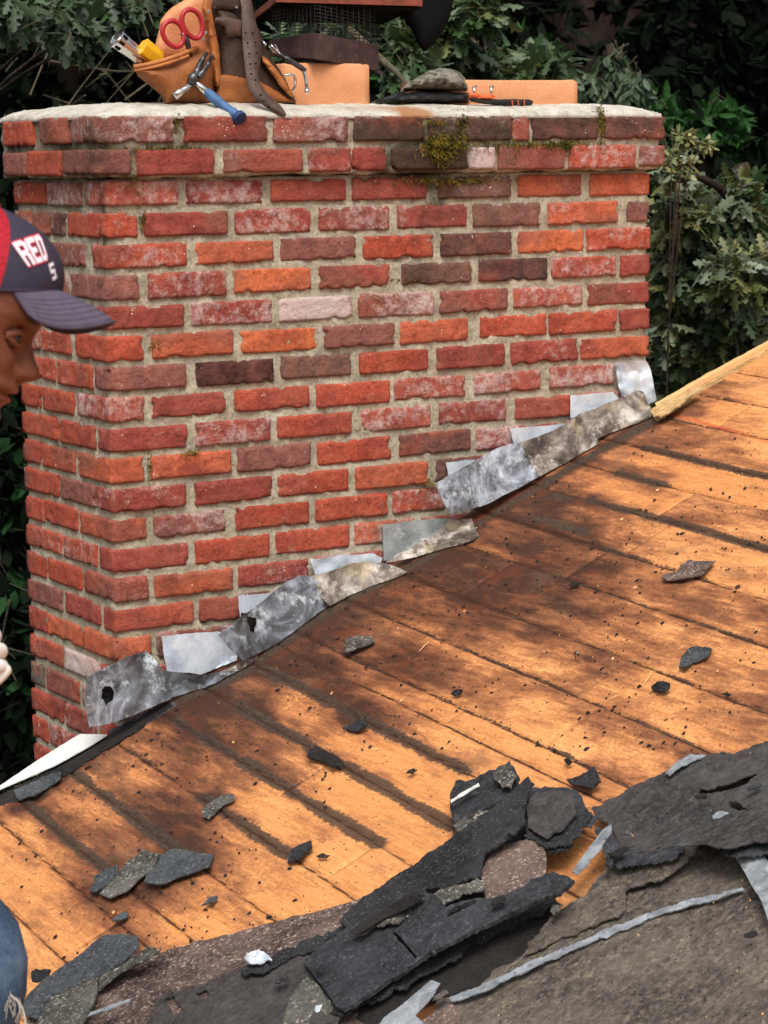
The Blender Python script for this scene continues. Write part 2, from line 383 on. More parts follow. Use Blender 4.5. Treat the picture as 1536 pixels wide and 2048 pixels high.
c = mm.mix(mm.ramp(mm.noise(7, 5, .7), [(.62, 0), (.75, .5)]), c, srgb(120, 100, 58)); mm.col(c); mm.bump(mm.noise(90), .002); M_CLAY = mm.m
def leather(name, a, b, rough=.6):
    m = Mat(name, rough, .4); c = m.ramp(m.noise(18, 6, .7), [(.3, a), (.7, b)])
    c = m.mix(m.ramp(m.noise(40, 7, .8), [(.56, 0), (.7, .6)]), c, tuple(x*.4 for x in a)); m.col(c); m.bump(m.noise(160, 6), .002); return m.m
M_LEA = leather('tan_leather', srgb(120, 68, 32), srgb(168, 102, 52)); M_LEP = leather('peach_leather', srgb(190, 118, 76), srgb(222, 152, 106))
M_LED = leather('dark_leather', srgb(44, 32, 28), srgb(76, 54, 42)); M_LEB = leather('belt_leather', srgb(66, 50, 44), srgb(96, 74, 64)); M_LES = leather('suede', srgb(150, 86, 40), srgb(196, 124, 66))
M_YEL = simple('yellow_plastic', srgb(226, 168, 20), .45, .5, 0, .15); M_RED = simple('red_grip', srgb(168, 34, 44), .4, .5, 0, .15)
M_BLUE = simple('blue_grip', srgb(62, 100, 142), .55, .4, 0, .25, 60); M_BLUED = simple('dark_blue_grip', srgb(34, 58, 100), .6, .4, 0, .2)
M_ORG = simple('orange_plastic', srgb(232, 98, 52), .4, .5, 0, .1); M_BLK = simple('black_plastic', srgb(26, 26, 28), .5, .4, 0, .2)
M_CLOTH = simple('black_cloth', srgb(20, 20, 22), .95, .1, 0, .25, 200, .001); M_HOLE = simple('dark_hole', srgb(14, 12, 12), .9, .1)
m = Mat('camouflage_cloth', .95, .1); n = m.noise(24, 3, .5)
m.col(m.ramp(n, [(.38, srgb(66, 62, 54)), (.44, srgb(100, 96, 88)), (.52, srgb(138, 134, 124)), (.6, srgb(88, 82, 68))])); m.bump(m.noise(500), .001); M_CAMO = m.m
m = Mat('moss', .95, .1); m.col(m.ramp(m.noise(30, 4), [(.35, srgb(52, 52, 20)), (.5, srgb(96, 88, 32)), (.68, srgb(132, 100, 40))])); M_MOSS = m.m
m = Mat('rake_wood', .85, .2); c = m.ramp(m.noise(9, 7, .7, m.mapping((1, 12, 12))), [(.3, srgb(136, 102, 62)), (.5, srgb(188, 156, 106)), (.7, srgb(216, 190, 146))]); m.col(c); m.bump(m.noise(80), .003); M_RAKE = m.m
m = Mat('skin', .55, .4); c = m.mix(m.ramp(m.noise(30, 5), [(.3, 0), (.7, .5)]), srgb(112, 66, 46), srgb(140, 86, 62))  # skin tone darkened for the shade over the face
c = m.mix(m.ramp(m.noise(90, 5, .8), [(.5, 0), (.65, .5)]), c, srgb(96, 54, 40)); c = m.mix(m.attr('lip', 'Fac'), c, srgb(138, 70, 68)); c = m.mix(m.attr('brow', 'Fac'), c, srgb(46, 28, 22)); m.col(c)
m.b.inputs['Subsurface Weight'].default_value = .15; m.b.inputs['Subsurface Radius'].default_value = (.02, .008, .004); m.b.inputs['Subsurface Scale'].default_value = .4; m.bump(m.noise(260, 5), .0006); M_SKIN = m.m
M_NAVY = simple('navy_twill', srgb(60, 56, 70), .9, .15, 0, .12, 300, .0006); M_BILL = simple('faded_navy_twill', srgb(90, 83, 98), .9, .15, 0, .14, 60, .0006)
m = Mat('red_mesh', .7, .3); w = m.voro(320, 'Distance', m.mapping((1, 1, 1.6))); m.col(m.mix(m.ramp(w, [(.2, 0), (.4, 1)]), srgb(50, 6, 12), srgb(170, 22, 38))); M_MESH = m.m
M_LETW = simple('white_stitching', srgb(236, 228, 234), .8, .2, 0, .05); M_LETR = simple('red_stitching', srgb(214, 40, 70), .8, .2, 0, .1)
m = Mat('denim', .9, .15); c = m.ramp(m.noise(14, 6, .7), [(.3, srgb(34, 52, 76)), (.5, srgb(54, 78, 106)), (.72, srgb(96, 122, 146))])
c = m.mix(m.ramp(m.noise(600, 2), [(.45, 0), (.65, .3)]), c, srgb(130, 150, 165)); m.col(c); m.bump(m.noise(25, 5), .004); M_DENIM = m.m
M_SHIRT = simple('grey_shirt', srgb(120, 120, 124), .95, .1, 0, .1); M_GLOVE = simple('white_glove', srgb(238, 232, 224), .9, .1, 0, .05, 90, .001)
M_THREAD = simple('cotton_thread', srgb(176, 168, 156), .9, .1); M_EYE = simple('eye_white', srgb(150, 130, 120), .2, .5, 0, .05); M_IRIS = simple('iris', srgb(24, 14, 12), .15, .5)
def leafmat(name, tr=.25):
    m = Mat(name, .5, .35); c = m.attr('lcol'); c = m.mix(m.ramp(m.noise(30, 4), [(.3, 0), (.7, .35)]), c, m.mix(1., c, (.6, .65, .6), 'MULTIPLY')); m.col(c)
    tb = m.n('ShaderNodeBsdfTranslucent'); m.L(c, tb.inputs[0]); mx = m.n('ShaderNodeMixShader'); mx.inputs[0].default_value = tr
    out = m.t.nodes['Material Output']; m.L(m.b.outputs[0], mx.inputs[1]); m.L(tb.outputs[0], mx.inputs[2]); m.L(mx.outputs[0], out.inputs[0]); return m.m
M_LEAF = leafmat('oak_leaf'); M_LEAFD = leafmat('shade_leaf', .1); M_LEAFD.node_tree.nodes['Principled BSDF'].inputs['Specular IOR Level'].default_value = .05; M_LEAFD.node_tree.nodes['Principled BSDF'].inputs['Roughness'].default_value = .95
M_BARK = simple('bark', srgb(58, 48, 42), .95, .1, 0, .5, 9, .02); M_TWIG = simple('twig', srgb(88, 82, 66), .9, .1)
M_GROUND = simple('forest_floor', srgb(44, 44, 28), .95, .1, 0, .5, 3, .02)
M_SIDING = simple('siding', srgb(196, 192, 182), .7, .3, 0, .06); M_SPLINT = simple('splinter_wood', srgb(222, 176, 122), .8, .2, 0, .1)
# ================================================= CHIMNEY
CLR = {'r': (188, 88, 66), 'o': (200, 104, 74), 'O': (212, 114, 74), 'c': (162, 78, 68), 'm': (146, 94, 84), 'b': (130, 96, 82), 'd': (116, 80, 72),
       'k': (80, 60, 60), 'K': (84, 52, 50), 'w': (180, 92, 76), 'W': (190, 134, 122), 'g': (120, 118, 108)}
# per course: bricks seen on the left face, the corner brick, bricks of the front face (pixel runs + colour)
COURSES = [
 ('4 62 r,77 135 m', '140 350 m', '370 535 c,550 697 m,710 850 b,860 925 b,932 1024 b,1028 1060 r,1068 1198 d,1212 1332 d'),
 ('4 48 m,54 118 r', '122 262 m', '276 430 c,450 607 m,622 702 c,708 772 c,787 938 d,941 991 W,999 1130 m,1143 1271 r,1283 1332 m'),
 ('22 88 r,93 160 m', '167 358 w', '374 527 c,544 692 c,707 854 c,878 1022 b,1038 1164 o,1182 1303 o'),
 ('28 60 m,64 96 m,99 128 d', '132 277 r', '290 455 c,472 623 c,640 780 c,797 935 c,948 1082 b,1098 1236 o,1256 1303 m'),
 ('30 95 r,98 165 m', '180 375 r', '392 548 o,563 712 m,728 868 r,884 1024 d,1038 1168 O,1175 1300 r'),
 ('33 63 m,67 132 m', '138 280 m', '298 453 c,470 622 O,642 779 c,806 943 b,960 1095 k,1107 1232 r,1243 1300 c'),
 ('36 104 r,108 178 m', '188 370 c', '384 545 c,560 705 W,719 869 w,882 1015 m,1029 1165 w,1178 1300 c'),
 ('40 76 r,80 138 r', '148 288 r', '306 467 o,484 634 O,650 789 m,803 938 o,962 1094 r,1101 1234 r,1242 1300 c'),
 ('44 109 r,113 182 r', '187 374 m', '395 548 K,564 703 b,722 857 r,876 1010 c,1024 1156 c,1163 1298 o'),
 ('48 79 r,83 145 r', '152 290 w', '305 453 c,470 620 r,636 781 r,790 931 w,951 1082 w,1102 1228 w,1240 1298 r'),
 ('47 112 r,117 187 r', '195 376 c', '393 541 c,557 704 r,725 863 w,881 1014 c,1033 1141 r,1155 1290 r'),
 ('49 78 c,81 147 r', '153 290 o', '303 463 o,477 622 m,637 783 r,801 942 d,955 1060 c,1075 1200 r'),
 ('50 114 r,119 186 m', '190 373 c', '392 546 c,557 698 r,713 856 o,874 1000 d,1015 1140 c'),
 ('52 85 r,88 153 r', '157 296 o', '309 453 m,474 619 r,633 775 r,789 894 r,910 1040 c'),
 ('53 122 r,125 192 r', '196 379 c', '393 541 r,555 700 r,711 830 o,845 980 c'),
 ('55 90 r,94 160 r', '165 298 m', '311 466 o,479 618 c,632 770 r'),
 ('56 122 m,129 198 c', '205 389 c', '402 540 d,555 690 r'),
 ('57 90 r,93 160 o', '163 305 o', '315 470 d,485 620 r'),
 ('58 124 r,128 196 W', '200 385 r', '400 540 r'),
 ('60 86 g,91 156 c', '160 300 m', '315 460 r'),
 ('62 125 c,129 190 c', '196 390 r', ''), ('62 93 r,97 158 c', '163 305 c', ''), ('64 125 r,130 195 r', '200 390 r', '')]
def topo(nx, ny, nz, cache={}):
    k = (nx, ny, nz)
    if k in cache: return cache[k]
    idx = {}; V = []
    def g(i, j, l):
        if (i, j, l) not in idx: idx[(i, j, l)] = len(V); V.append((i/nx, j/ny, l/nz))
        return idx[(i, j, l)]
    F = []
    for i in range(nx):
        for j in range(ny):
            F.append((g(i, j, 0), g(i, j+1, 0), g(i+1, j+1, 0), g(i+1, j, 0))); F.append((g(i, j, nz), g(i+1, j, nz), g(i+1, j+1, nz), g(i, j+1, nz)))
    for i in range(nx):
        for l in range(nz):
            F.append((g(i, 0, l), g(i+1, 0, l), g(i+1, 0, l+1), g(i, 0, l+1))); F.append((g(i, ny, l), g(i, ny, l+1), g(i+1, ny, l+1), g(i+1, ny, l)))
    for j in range(ny):
        for l in range(nz):
            F.append((g(0, j, l), g(0, j, l+1), g(0, j+1, l+1), g(0, j+1, l))); F.append((g(nx, j, l), g(nx, j+1, l), g(nx, j+1, l+1), g(nx, j, l+1)))
    cache[k] = (np.array(V), np.array(F)); return cache[k]
def rbox(lo, hi, cell, r=.006, low=.0008, hin=.0012, chip=.009, cells=None):
    lo = np.array(lo, float); hi = np.array(hi, float); sz = hi-lo
    nn = cells or [max(2, int(round(s/cell))) for s in sz]
    T, F = topo(*nn); P = lo+T*sz
    q = np.clip(P, lo+r, hi-r); n = P-q; L = np.linalg.norm(n, axis=1, keepdims=True); n = n/(L+1e-9)
    Q = q+n*r; edge = ((np.abs(P-q) > r*.5).sum(1) > 1)*1.
    d = fbm(P, 22, 3, 2)*low+fbm(P, 85, 9, 3)*hin
    c = np.maximum(0, fbm(P, 48, 21, 3)-.42)*(edge*.8+.2)*chip*2
    return Q+n*(d-c)[:, None], F
BV = []; BF = []; BC = []; BW = []; BD = []; nb = 0
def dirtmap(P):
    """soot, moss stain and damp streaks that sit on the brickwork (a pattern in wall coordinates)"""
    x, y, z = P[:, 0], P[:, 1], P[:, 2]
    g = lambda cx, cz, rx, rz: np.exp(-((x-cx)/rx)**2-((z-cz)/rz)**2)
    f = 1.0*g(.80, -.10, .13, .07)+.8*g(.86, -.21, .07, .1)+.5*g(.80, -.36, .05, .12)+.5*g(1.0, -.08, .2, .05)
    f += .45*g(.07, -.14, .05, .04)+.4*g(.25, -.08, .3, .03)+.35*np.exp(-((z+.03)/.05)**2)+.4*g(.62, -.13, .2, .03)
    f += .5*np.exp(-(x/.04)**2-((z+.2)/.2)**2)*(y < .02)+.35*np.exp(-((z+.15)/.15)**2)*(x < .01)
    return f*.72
def add_brick(lo, hi, code, cells=None):
    global nb
    j = rng.uniform(-1, 1, 6)
    lo = np.array(lo)+np.array([0, j[0]*.0025, j[1]*.0022]); hi = np.array(hi)+np.array([0, 0, j[2]*.0022])
    P, F = rbox(lo, hi, .0062, r=.0038+.002*abs(j[3]), cells=cells)
    c = (lo+hi)/2; a = j[4]*.009; P[:, 2] += (P[:, 0]-c[0])*a
    BV.append(P); BF.append(F+nb); nb += len(P)
    col = np.array(srgb(*CLR[code]))*(1+rng.uniform(-.1, .12)); alt = np.array(srgb(*CLR[random.choice('rcmomb')]))
    t = np.clip(fbm(P, 7, int(rng.integers(1e6)), 2)*1.2, 0, .55)[:, None]
    BC.append(col*(1-t)+alt*t)
    w = {'W': .75, 'w': .36}.get(code, rng.choice([-.15, -.1, 0, .1, .28])); wl = np.clip(fbm(P, 9, 77+int(rng.integers(1e5)), 2), -1, 1)
    BW.append(np.clip(w+wl*.22, -.2, 1)); BD.append(dirtmap(P)+(.35 if code in 'db' else 0)+(.5 if code == 'g' else 0))
hb = .0272
for k, (sl, cr, fr) in enumerate(COURSES):
    zc = -(k+.5)*BH; off = .026 if k < 2 else 0.; z0, z1 = zc-hb, zc+hb
    if k == 0: z0, z1 = zc-hb, zc+hb+.004
    L = [e.split() for e in sl.split(',') if e]; cx0, cx1, cc = cr.split()
    Ys = max(.03, solveY(float(cx0), zc, -off)); X1 = solveX(float(cx1), zc, -off)
    Ys = min(max(Ys, .07), .22)
    n = (max(4, int((X1+off)/.0075)), max(4, int((Ys+off)/.0085)), 8)
    add_brick((-off, -off, z0), (X1, Ys-.004, z1), cc, n)
    for a, b, c in L:
        ya, yb = solveY(float(b), zc, -off), solveY(float(a), zc, -off)
        yb = min(yb, CD+off)
        if yb-ya > .02: add_brick((-off, ya, z0), (.06, yb, z1), c, (4, max(3, int((yb-ya)/.0075)), 8))
    last = X1
    for e in fr.split(','):
        if not e: continue
        a, b, c = e.split(); xa, xb = solveX(float(a)-1, zc, -off), solveX(float(b)+1, zc, -off)
        xb = min(xb, CW+off); last = xb
        dep = .075 if xb < CW-.02 else .11
        add_brick((xa, -off, z0), (xb, dep-off, z1), c, (max(3, int((xb-xa)/.0075)), 5, 8))
    x = last+.014
    while x < CW-.03:
        xe = min(x+.195, CW); add_brick((x, 0, z0), (xe, .07, z1), random.choice('rcrcm'), (12, 3, 4)); x = xe+.014
    # far (right) face, seen only from a step aside
    y = .10+(.1 if k % 2 else 0)
    while y < CD-.04:
        ye = min(y+.195, CD+off); add_brick((CW-.06+off, y+.012, z0), (CW+off, ye, z1), random.choice('rcm'), (3, 12, 4)); y = ye
    x = .0
    while x < CW:   # back face
        xe = min(x+.2, CW+off); add_brick((x, CD-.06+off, z0), (xe-.012, CD+off, z1), random.choice('rcm'), (12, 3, 4)); x = xe
chim = empty('chimney', (CW/2, CD/2, -1.6), label='weathered red brick chimney with pale mortar, standing at the roof edge under a cement crown', cat='chimney')
V = np.concatenate(BV); F = np.concatenate(BF)
o = mk('brickwork', V, F.tolist(), M_BRICK, chim, True, {'bcol': np.concatenate(BC), 'bw': np.concatenate(BW), 'bd': np.concatenate(BD)})
zb = -len(COURSES)*BH
def mortarbox(lo, hi, cell):
    P, F = rbox(lo, hi, cell, r=.004, low=0, hin=0, chip=0)
    n = np.zeros_like(P); c = (np.array(lo)+hi)/2
    for a in range(3):
        n[:, a] = (P[:, a] > hi[a]-.006)*1.-(P[:, a] < lo[a]+.006)*1.
    P2 = P+n*((fbm(P, 45, 5, 3)*.0036+fbm(P, 9, 8, 2)*.0022)[:, None]); return P2, F
P1, F1 = mortarbox((.007, .007, zb-.01), (CW-.007, CD-.007, -.134), .0085)
P2, F2 = mortarbox((-.016, -.016, -.1345), (CW+.016, CD+.016, -.002), .0085)
PM = np.concatenate([P1, P2]); mk('mortar', PM, F1.tolist()+(F2+len(P1)).tolist(), M_MORTAR, chim, True, {'bd': dirtmap(PM)+.25*(PM[:, 0] < .2)})
b2 = MB(); b2.box((CW/2, CD/2, (zb-6)/2), (CW/2-.004, CD/2-.004, (6+zb)/2-.002)); b2.build('stack_base', M_MORTAR, chim)
# crown
nx, ny = 230, 84; gx = np.linspace(-.024, CW+.024, nx); gy = np.linspace(-.024, CD+.024, ny); GX, GY = np.meshgrid(gx, gy, indexing='ij')
P0 = np.stack([GX, GY, 0*GX], -1)
de = np.minimum(np.minimum(GX+.024, CW+.024-GX), np.minimum(GY+.024, CD+.024-GY))
wob = .03*vn(P0, 3, 4)+.03
Zc = .001+.030*(1-np.exp(-np.maximum(de-.0, 0)/(.035+wob*.6)))+.0025*fbm(P0, 18, 6, 3)+.0012*fbm(P0, 90, 7, 2)
Zc[0, :] = Zc[-1, :] = -.008; Zc[:, 0] = Zc[:, -1] = -.008
V = np.stack([GX, GY, Zc], -1).reshape(-1, 3); F = [(i*ny+j, (i+1)*ny+j, (i+1)*ny+j+1, i*ny+j+1) for i in range(nx-1) for j in range(ny-1)]
F.append(tuple([i*ny for i in range(nx)]+[(nx-1)*ny+j for j in range(1, ny)]+[i*ny+ny-1 for i in range(nx-2, -1, -1)]+[j for j in range(ny-2, 0, -1)])[::-1])
sx, sy = V[:, 0], V[:, 1]; st = np.exp(-((sx-.80)/.055)**2-((sy+.01)/.05)**2)+.5*np.exp(-((sx-.7)/.12)**2-((sy-.03)/.03)**2)
mk('crown', V, F, M_CROWN, chim, True, {'st': st+.3*fbm(V, 30, 2)*st})
# moss: tufts of strands on the brickwork
def moss(spots, name):
    b = MB()
    for (px, py, rx, ry, n, L, off) in spots:
        for _ in range(n):
            a = rng.normal(0, .45, 2); P = wallfree(px+a[0]*rx, py+a[1]*ry, off+rng.uniform(-.006, .004))
            d = np.array([rng.normal(0, .5), -abs(rng.normal(.5, .4)), rng.normal(-.35, .5)]); d /= np.linalg.norm(d)
            s = np.cross(d, rng.normal(0, 1, 3)); s /= np.linalg.norm(s); l = L*rng.uniform(.4, 1.2); w = .0016*rng.uniform(.7, 1.6)
            b.add([P-s*w, P+s*w, P+d*l*.6+s*w*.7+np.array([0, 0, -.002]), P+d*l+np.array([0, 0, -.3*l])], [(0, 1, 2), (0, 2, 3)])
    o = b.build(name, M_MOSS, chim); return tag(o, kind='stuff')
moss([(890, 285, 46, 22, 750, .010, .028), (880, 300, 32, 26, 420, .013, .03), (925, 250, 14, 34, 160, .007, .027), (870, 245, 30, 8, 120, .006, .027), (1075, 290, 150, 9, 700, .009, .022), (1120, 290, 40, 10, 250, .01, .022), (1203, 250, 8, 45, 260, .006, .027), (1196, 226, 26, 7, 120, .006, .01),
      (900, 360, 130, 10, 420, .008, .004), (325, 296, 110, 8, 320, .007, .02), (268, 330, 14, 60, 240, .007, .012), (283, 440, 9, 25, 50, .006, .0), (380, 907, 24, 9, 60, .008, .002), (298, 935, 7, 60, 60, .006, .0), (305, 690, 30, 12, 50, .006, 0),
      (1140, 312, 10, 26, 60, .007, .0), (1028, 310, 12, 30, 70, .008, .024), (355, 250, 12, 24, 70, .006, .022), (862, 965, 16, 18, 60, .007, 0), (800, 560, 60, 5, 60, .005, 0), (700, 860, 60, 5, 40, .005, 0)], 'moss')
# ================================================= ROOF
house = empty('house', (0, -2.5, -4), label='house under the stripped sloping roof, with bare orange and brown board sheathing', cat='house')
ra, rb = roof(1372, 786, 0), roof(1536, 693, 0)
def Ye(x):
    x = np.asarray(x, float); s = (rb[1]-ra[1])/(rb[0]-ra[0]); y = ra[1]+(x-ra[0])*s
    t = np.clip((x-1.42)/.12, 0, 1); return np.where(x < 1.42, -.002, (-.002)*(1-t)+np.clip(y, -.3, 0)*t)
gx = np.concatenate([np.linspace(-2.2, -.82, 24), np.arange(-.8, 2.05, .0042), np.linspace(2.1, 3.4, 22)])
gs = np.concatenate([np.arange(0, 2.35, .0085), np.linspace(2.4, 7.5, 60)])
GX, GS = np.meshgrid(gx, gs, indexing='ij'); GY = Ye(GX)-GS; P = np.stack([GX, GY, roofz(GX)], -1).reshape(-1, 3)
d = P-C0; zz = np.maximum(d@fw, .3); PX = 768+FPX*(d@RT)/zz; PY = 1024-FPX*(d@UP)/zz
TB = """850|1350 5 1450 3 1536 1.5
900|1250 6 1300 5 1400 4 1500 2
950|1100 7 1200 5 1300 3 1400 2 1500 2
1000|1000 6 1100 6 1200 4 1300 2 1400 2 1500 1
1050|950 7 1050 6 1150 6 1250 3 1350 2 1450 2 1530 2
1100|900 7 1000 8 1100 8 1200 7 1300 4 1400 2 1500 2
1150|800 9 900 7 1000 7 1100 8.5 1200 6 1300 3 1400 2 1500 3
1200|700 8 800 5 900 6 1000 7 1100 6 1200 5 1300 4 1400 4.5 1500 3
1250|650 8 750 5 850 4 950 6 1050 6 1150 4 1250 3.5 1350 4 1450 4 1530 3
1300|550 8 650 7 750 7 850 6 950 4 1050 2 1150 3 1250 3 1350 3 1450 3
1350|450 8 550 6 650 7 750 7 850 7 950 4 1050 3 1150 4 1250 3 1350 3 1450 4
1400|400 8 500 6 600 3 700 7 800 4 900 3 1000 3 1100 3.5 1200 2 1300 2 1400 3 1500 4
1450|300 7 400 7 500 6 600 4 650 6 700 6 750 4 850 4 950 2 1050 2 1150 3 1250 4 1350 2 1450 3
1500|150 7 250 5 350 6 450 5 550 5 650 3 700 2 800 3 900 2 1000 1 1100 2 1200 4 1300 3 1400 4
1550|100 7 200 5 300 4 400 6 500 5 550 1 600 2 700 1 800 1 900 2 1000 1 1100 1 1200 3
1600|50 4 100 5 150 3 200 3 300 6 350 7 400 6 450 5 500 2 600 2 700 1 800 1 900 1
1650|20 2 50 2 100 3 150 6 200 3 250 3 300 7 350 7 400 6 500 1 550 1 600 3 700 2 800 1
1700|50 2 100 5 150 2 200 4 250 6 350 7 400 7 450 6 500 2 550 1 600 2 700 1 800 1
1750|50 2 100 3 150 5 200 6 300 7 400 6 450 4 500 5 550 2 600 1 700 1
1800|80 2 100 4 150 6 200 7 250 7 300 6 350 5 400 3 450 3 500 2 600 1
1850|80 1 120 2 150 3 200 4 250 5 300 4 350 2 400 1
1900|80 1 100 1 150 2 0 3"""
T = []
for l in TB.split('\n'):
    y, r = l.split('|'); v = list(map(float, r.split()))
    T += [(v[i], float(y), v[i+1]) for i in range(0, len(v), 2)]
T = np.array(T); num = np.full(len(P), 1e-6*3.5); den = np.full(len(P), 1e-6)
for x, y, v in T:
    w = np.exp(-((PX-x)**2+(PY-y)**2*1.6)/(2*42**2)); num += w*v; den += w
brown = (num/den-1)/8.5
U = P[:, 0]-.068*P[:, 1]
J = list(np.arange(-2.18, -.3, .116))+[-.262, -.144, -.028, .086, .192, .306, .38, .433, .57, .70, .851, .97, 1.107, 1.222, 1.329, 1.458]+list(np.arange(1.575, 3.4, .116))
J = np.array(J); ji = np.searchsorted(J, U); dj = np.abs(U[:, None]-J[None, :]).min(1) if len(P) < 5e5 else None
joint = np.exp(-(dj/.0042)**2)
seg = np.floor(P[:, 1]/1.3+_h(ji, 0*ji, 0*ji, 4)*3).astype(int); board = _h(ji, seg, 0*ji, 9)*.5+.5
bt = np.abs(P[:, 1]/1.3+_h(ji, 0*ji, 0*ji, 4)*3-np.round(P[:, 1]/1.3+_h(ji, 0*ji, 0*ji, 4)*3))*1.3; joint = np.maximum(joint, .8*np.exp(-(bt/.006)**2))
BANDS = [(-.262, -.1, -.62, .010, 1), (-.144, -.03, -.8, .012, .95), (-.028, -.1, -.3, .008, .6), (-.028, -.5, -1.0, .012, .9), (.086, -.1, -.5, .010, .8), (.086, -.45, -1.15, .013, 1), (.192, -.2, -1.32, .013, 1),
 (.306, -.06, -1.1, .012, .95), (.38, -.5, -1.5, .003, .6), (.433, -.2, -1.6, .004, .6), (.57, -.2, -1.9, .004, .65), (.851, -.3, -1.5, .005, .7), (.70, -.5, -1.6, .004, .5), (1.107, -.28, -1.1, .010, 1), (1.329, -.18, -.85, .009, 1), (1.458, -.1, -.55, .005, .7), (1.222, -.25, -.5, .010, 1), (1.09, -.12, -.3, .02, .5), (1.0, -.2, -.5, .014, .6), (.97, -.5, -1.0, .008, .7), (1.58, -.2, -.3, .006, .8)]
tar = np.zeros(len(P)); red = np.zeros(len(P))
def polydist(s):
    v = list(map(float, s.split())); Q = [roof(v[i], v[i+1])[:2] for i in range(0, len(v), 2)]; d = np.full(len(P), 9.)
    for a, b in zip(Q[:-1], Q[1:]):
        ab = b-a; t = np.clip(((P[:, :2]-a)@ab)/(ab@ab), 0, 1); d = np.minimum(d, np.linalg.norm(P[:, :2]-a-t[:, None]*ab, axis=1))
    return d
for u_, ya_, yb_, w, k in BANDS:
    wv_ = .0035*vn(P, 14, 5); e_ = np.clip((ya_+.03*vn(P, 20, 8)-P[:, 1])/.03, 0, 1)*np.clip((P[:, 1]-yb_)/.05, 0, 1); t_ = e_*np.exp(-((U-u_+wv_)/(w*1.25))**2*.8)
    tar = np.maximum(tar, k*t_*(.95+.35*vn(P, 9, 3)+.25*vn(P, 31, 13)))
    if w > .009: brown = np.maximum(brown, brown+.3*k*e_*np.exp(-((U-u_-.012)/.028)**2)*(.7+.6*vn(P, 12, 17)))
bd_ = polydist("60 1600 215 1478 345 1408 480 1350 610 1255 700 1200 850 1120 960 1045 1200 900 1310 840")
brown = np.maximum(brown, .95*np.exp(-(bd_/.06)**2)); tar = np.maximum(tar, .75*np.exp(-(bd_/.025)**2)); PU = np.stack([U*2.6, P[:, 1]*.75, 0*U], -1)  # shade at the foot of the flashings painted into brown and tar
brown = np.maximum(brown, 0)*1.22+.05+(board-.5)*.3+.2*fbm(PU, 9, 91, 4)+.08*fbm(PU, 40, 95, 3)
red = np.maximum(red, np.exp(-(polydist("1335 825 1400 843 1470 862 1536 885")/.004)**2)*.8); 
off = (fbm(P, 5, 3, 2)*.0016-joint*.0035+(board-.5)*.003)
P[:, 2] += off
ns = len(gs); nxg = len(gx)
I = np.arange(nxg-1)[:, None]*ns+np.arange(ns-1)[None, :]; F = np.stack([I, I+1, I+ns+1, I+ns], -1).reshape(-1, 4)
# underside + edges make the deck a real slab
nb0 = len(P); loop = [i*ns for i in range(nxg)]+[(nxg-1)*ns+j for j in range(1, ns)]+[i*ns+ns-1 for i in range(nxg-2, -1, -1)]+[j for j in range(ns-2, 0, -1)]
PB = P[loop]-np.array([0, 0, .022]); n2 = len(loop); Fl = F.tolist()
Fl += [(loop[i], nb0+i, nb0+(i+1) % n2, loop[(i+1) % n2])[::-1] for i in range(n2)]; Fl.append(tuple(nb0+i for i in range(n2)))
ex = lambda a: np.concatenate([a, np.full(n2, .5)])
mk('roof_sheathing', np.concatenate([P, PB]), Fl, M_DECK, house, True, {'brown': ex(brown), 'tar': ex(tar), 'joint': ex(joint), 'board': ex(board), 'red': np.concatenate([red, np.zeros(n2)])})
b = MB(); b.add([(-2.0, -.16, -6), (3.3, -.16, -6), (3.3, -.16, roofz(3.3)-.03), (-2.0, -.16, roofz(-2)-.03), (-2.0, -7.3, -6), (3.3, -7.3, -6), (3.3, -7.3, roofz(3.3)-.03), (-2.0, -7.3, roofz(-2)-.03)],
              [(0, 1, 2, 3), (4, 7, 6, 5), (0, 3, 7, 4), (1, 5, 6, 2)]); b.build('house_wall', M_SIDING, house)
# rake trim and edge metal (parts of the house)
sheet('rake_board', [(1300, 822), (1318, 806), (1350, 784), (1393, 759), (1460, 722), (1536, 681), (1640, 624), (1900, 482), (1900, 500), (1640, 642), (1536, 699), (1460, 741), (1400, 777), (1350, 812), (1312, 836)], M_RAKE, roof, .010, .02, .8, 7, .001, parent=house)
sheet('rake_trim', [(1310, 806), (1350, 784), (1393, 759), (1460, 722), (1536, 681), (1640, 624), (1900, 482), (1900, 487), (1640, 630), (1536, 687), (1460, 729), (1393, 766), (1352, 792), (1316, 814)], M_SPLINT, roof, .022, .012, .5, 7, .001, parent=house, seed=3)
sheet('torn_strip', [(1306, 832), (1312, 812), (1330, 800), (1352, 796), (1392, 772), (1402, 776), (1372, 798), (1345, 818), (1318, 834)], M_RAKE, roof, .028, .004, 2, 5, .005, parent=house, seed=5)
sheet('edge_felt', [(-160, 1672), (0, 1590), (60, 1560), (140, 1510), (214, 1470), (330, 1405), (345, 1412), (240, 1482), (140, 1545), (60, 1590), (0, 1612), (-160, 1700)], M_TAR, roof, .003, .002, 2, 10, .002, parent=house)
sheet('drip_edge', [(-160, 1650), (0, 1571), (80, 1517), (159, 1468), (214, 1469), (180, 1491), (114, 1528), (68, 1549), (0, 1578), (-160, 1660)], M_WHITE, roof, .012, .0025, .3, 12, .0008, parent=house)
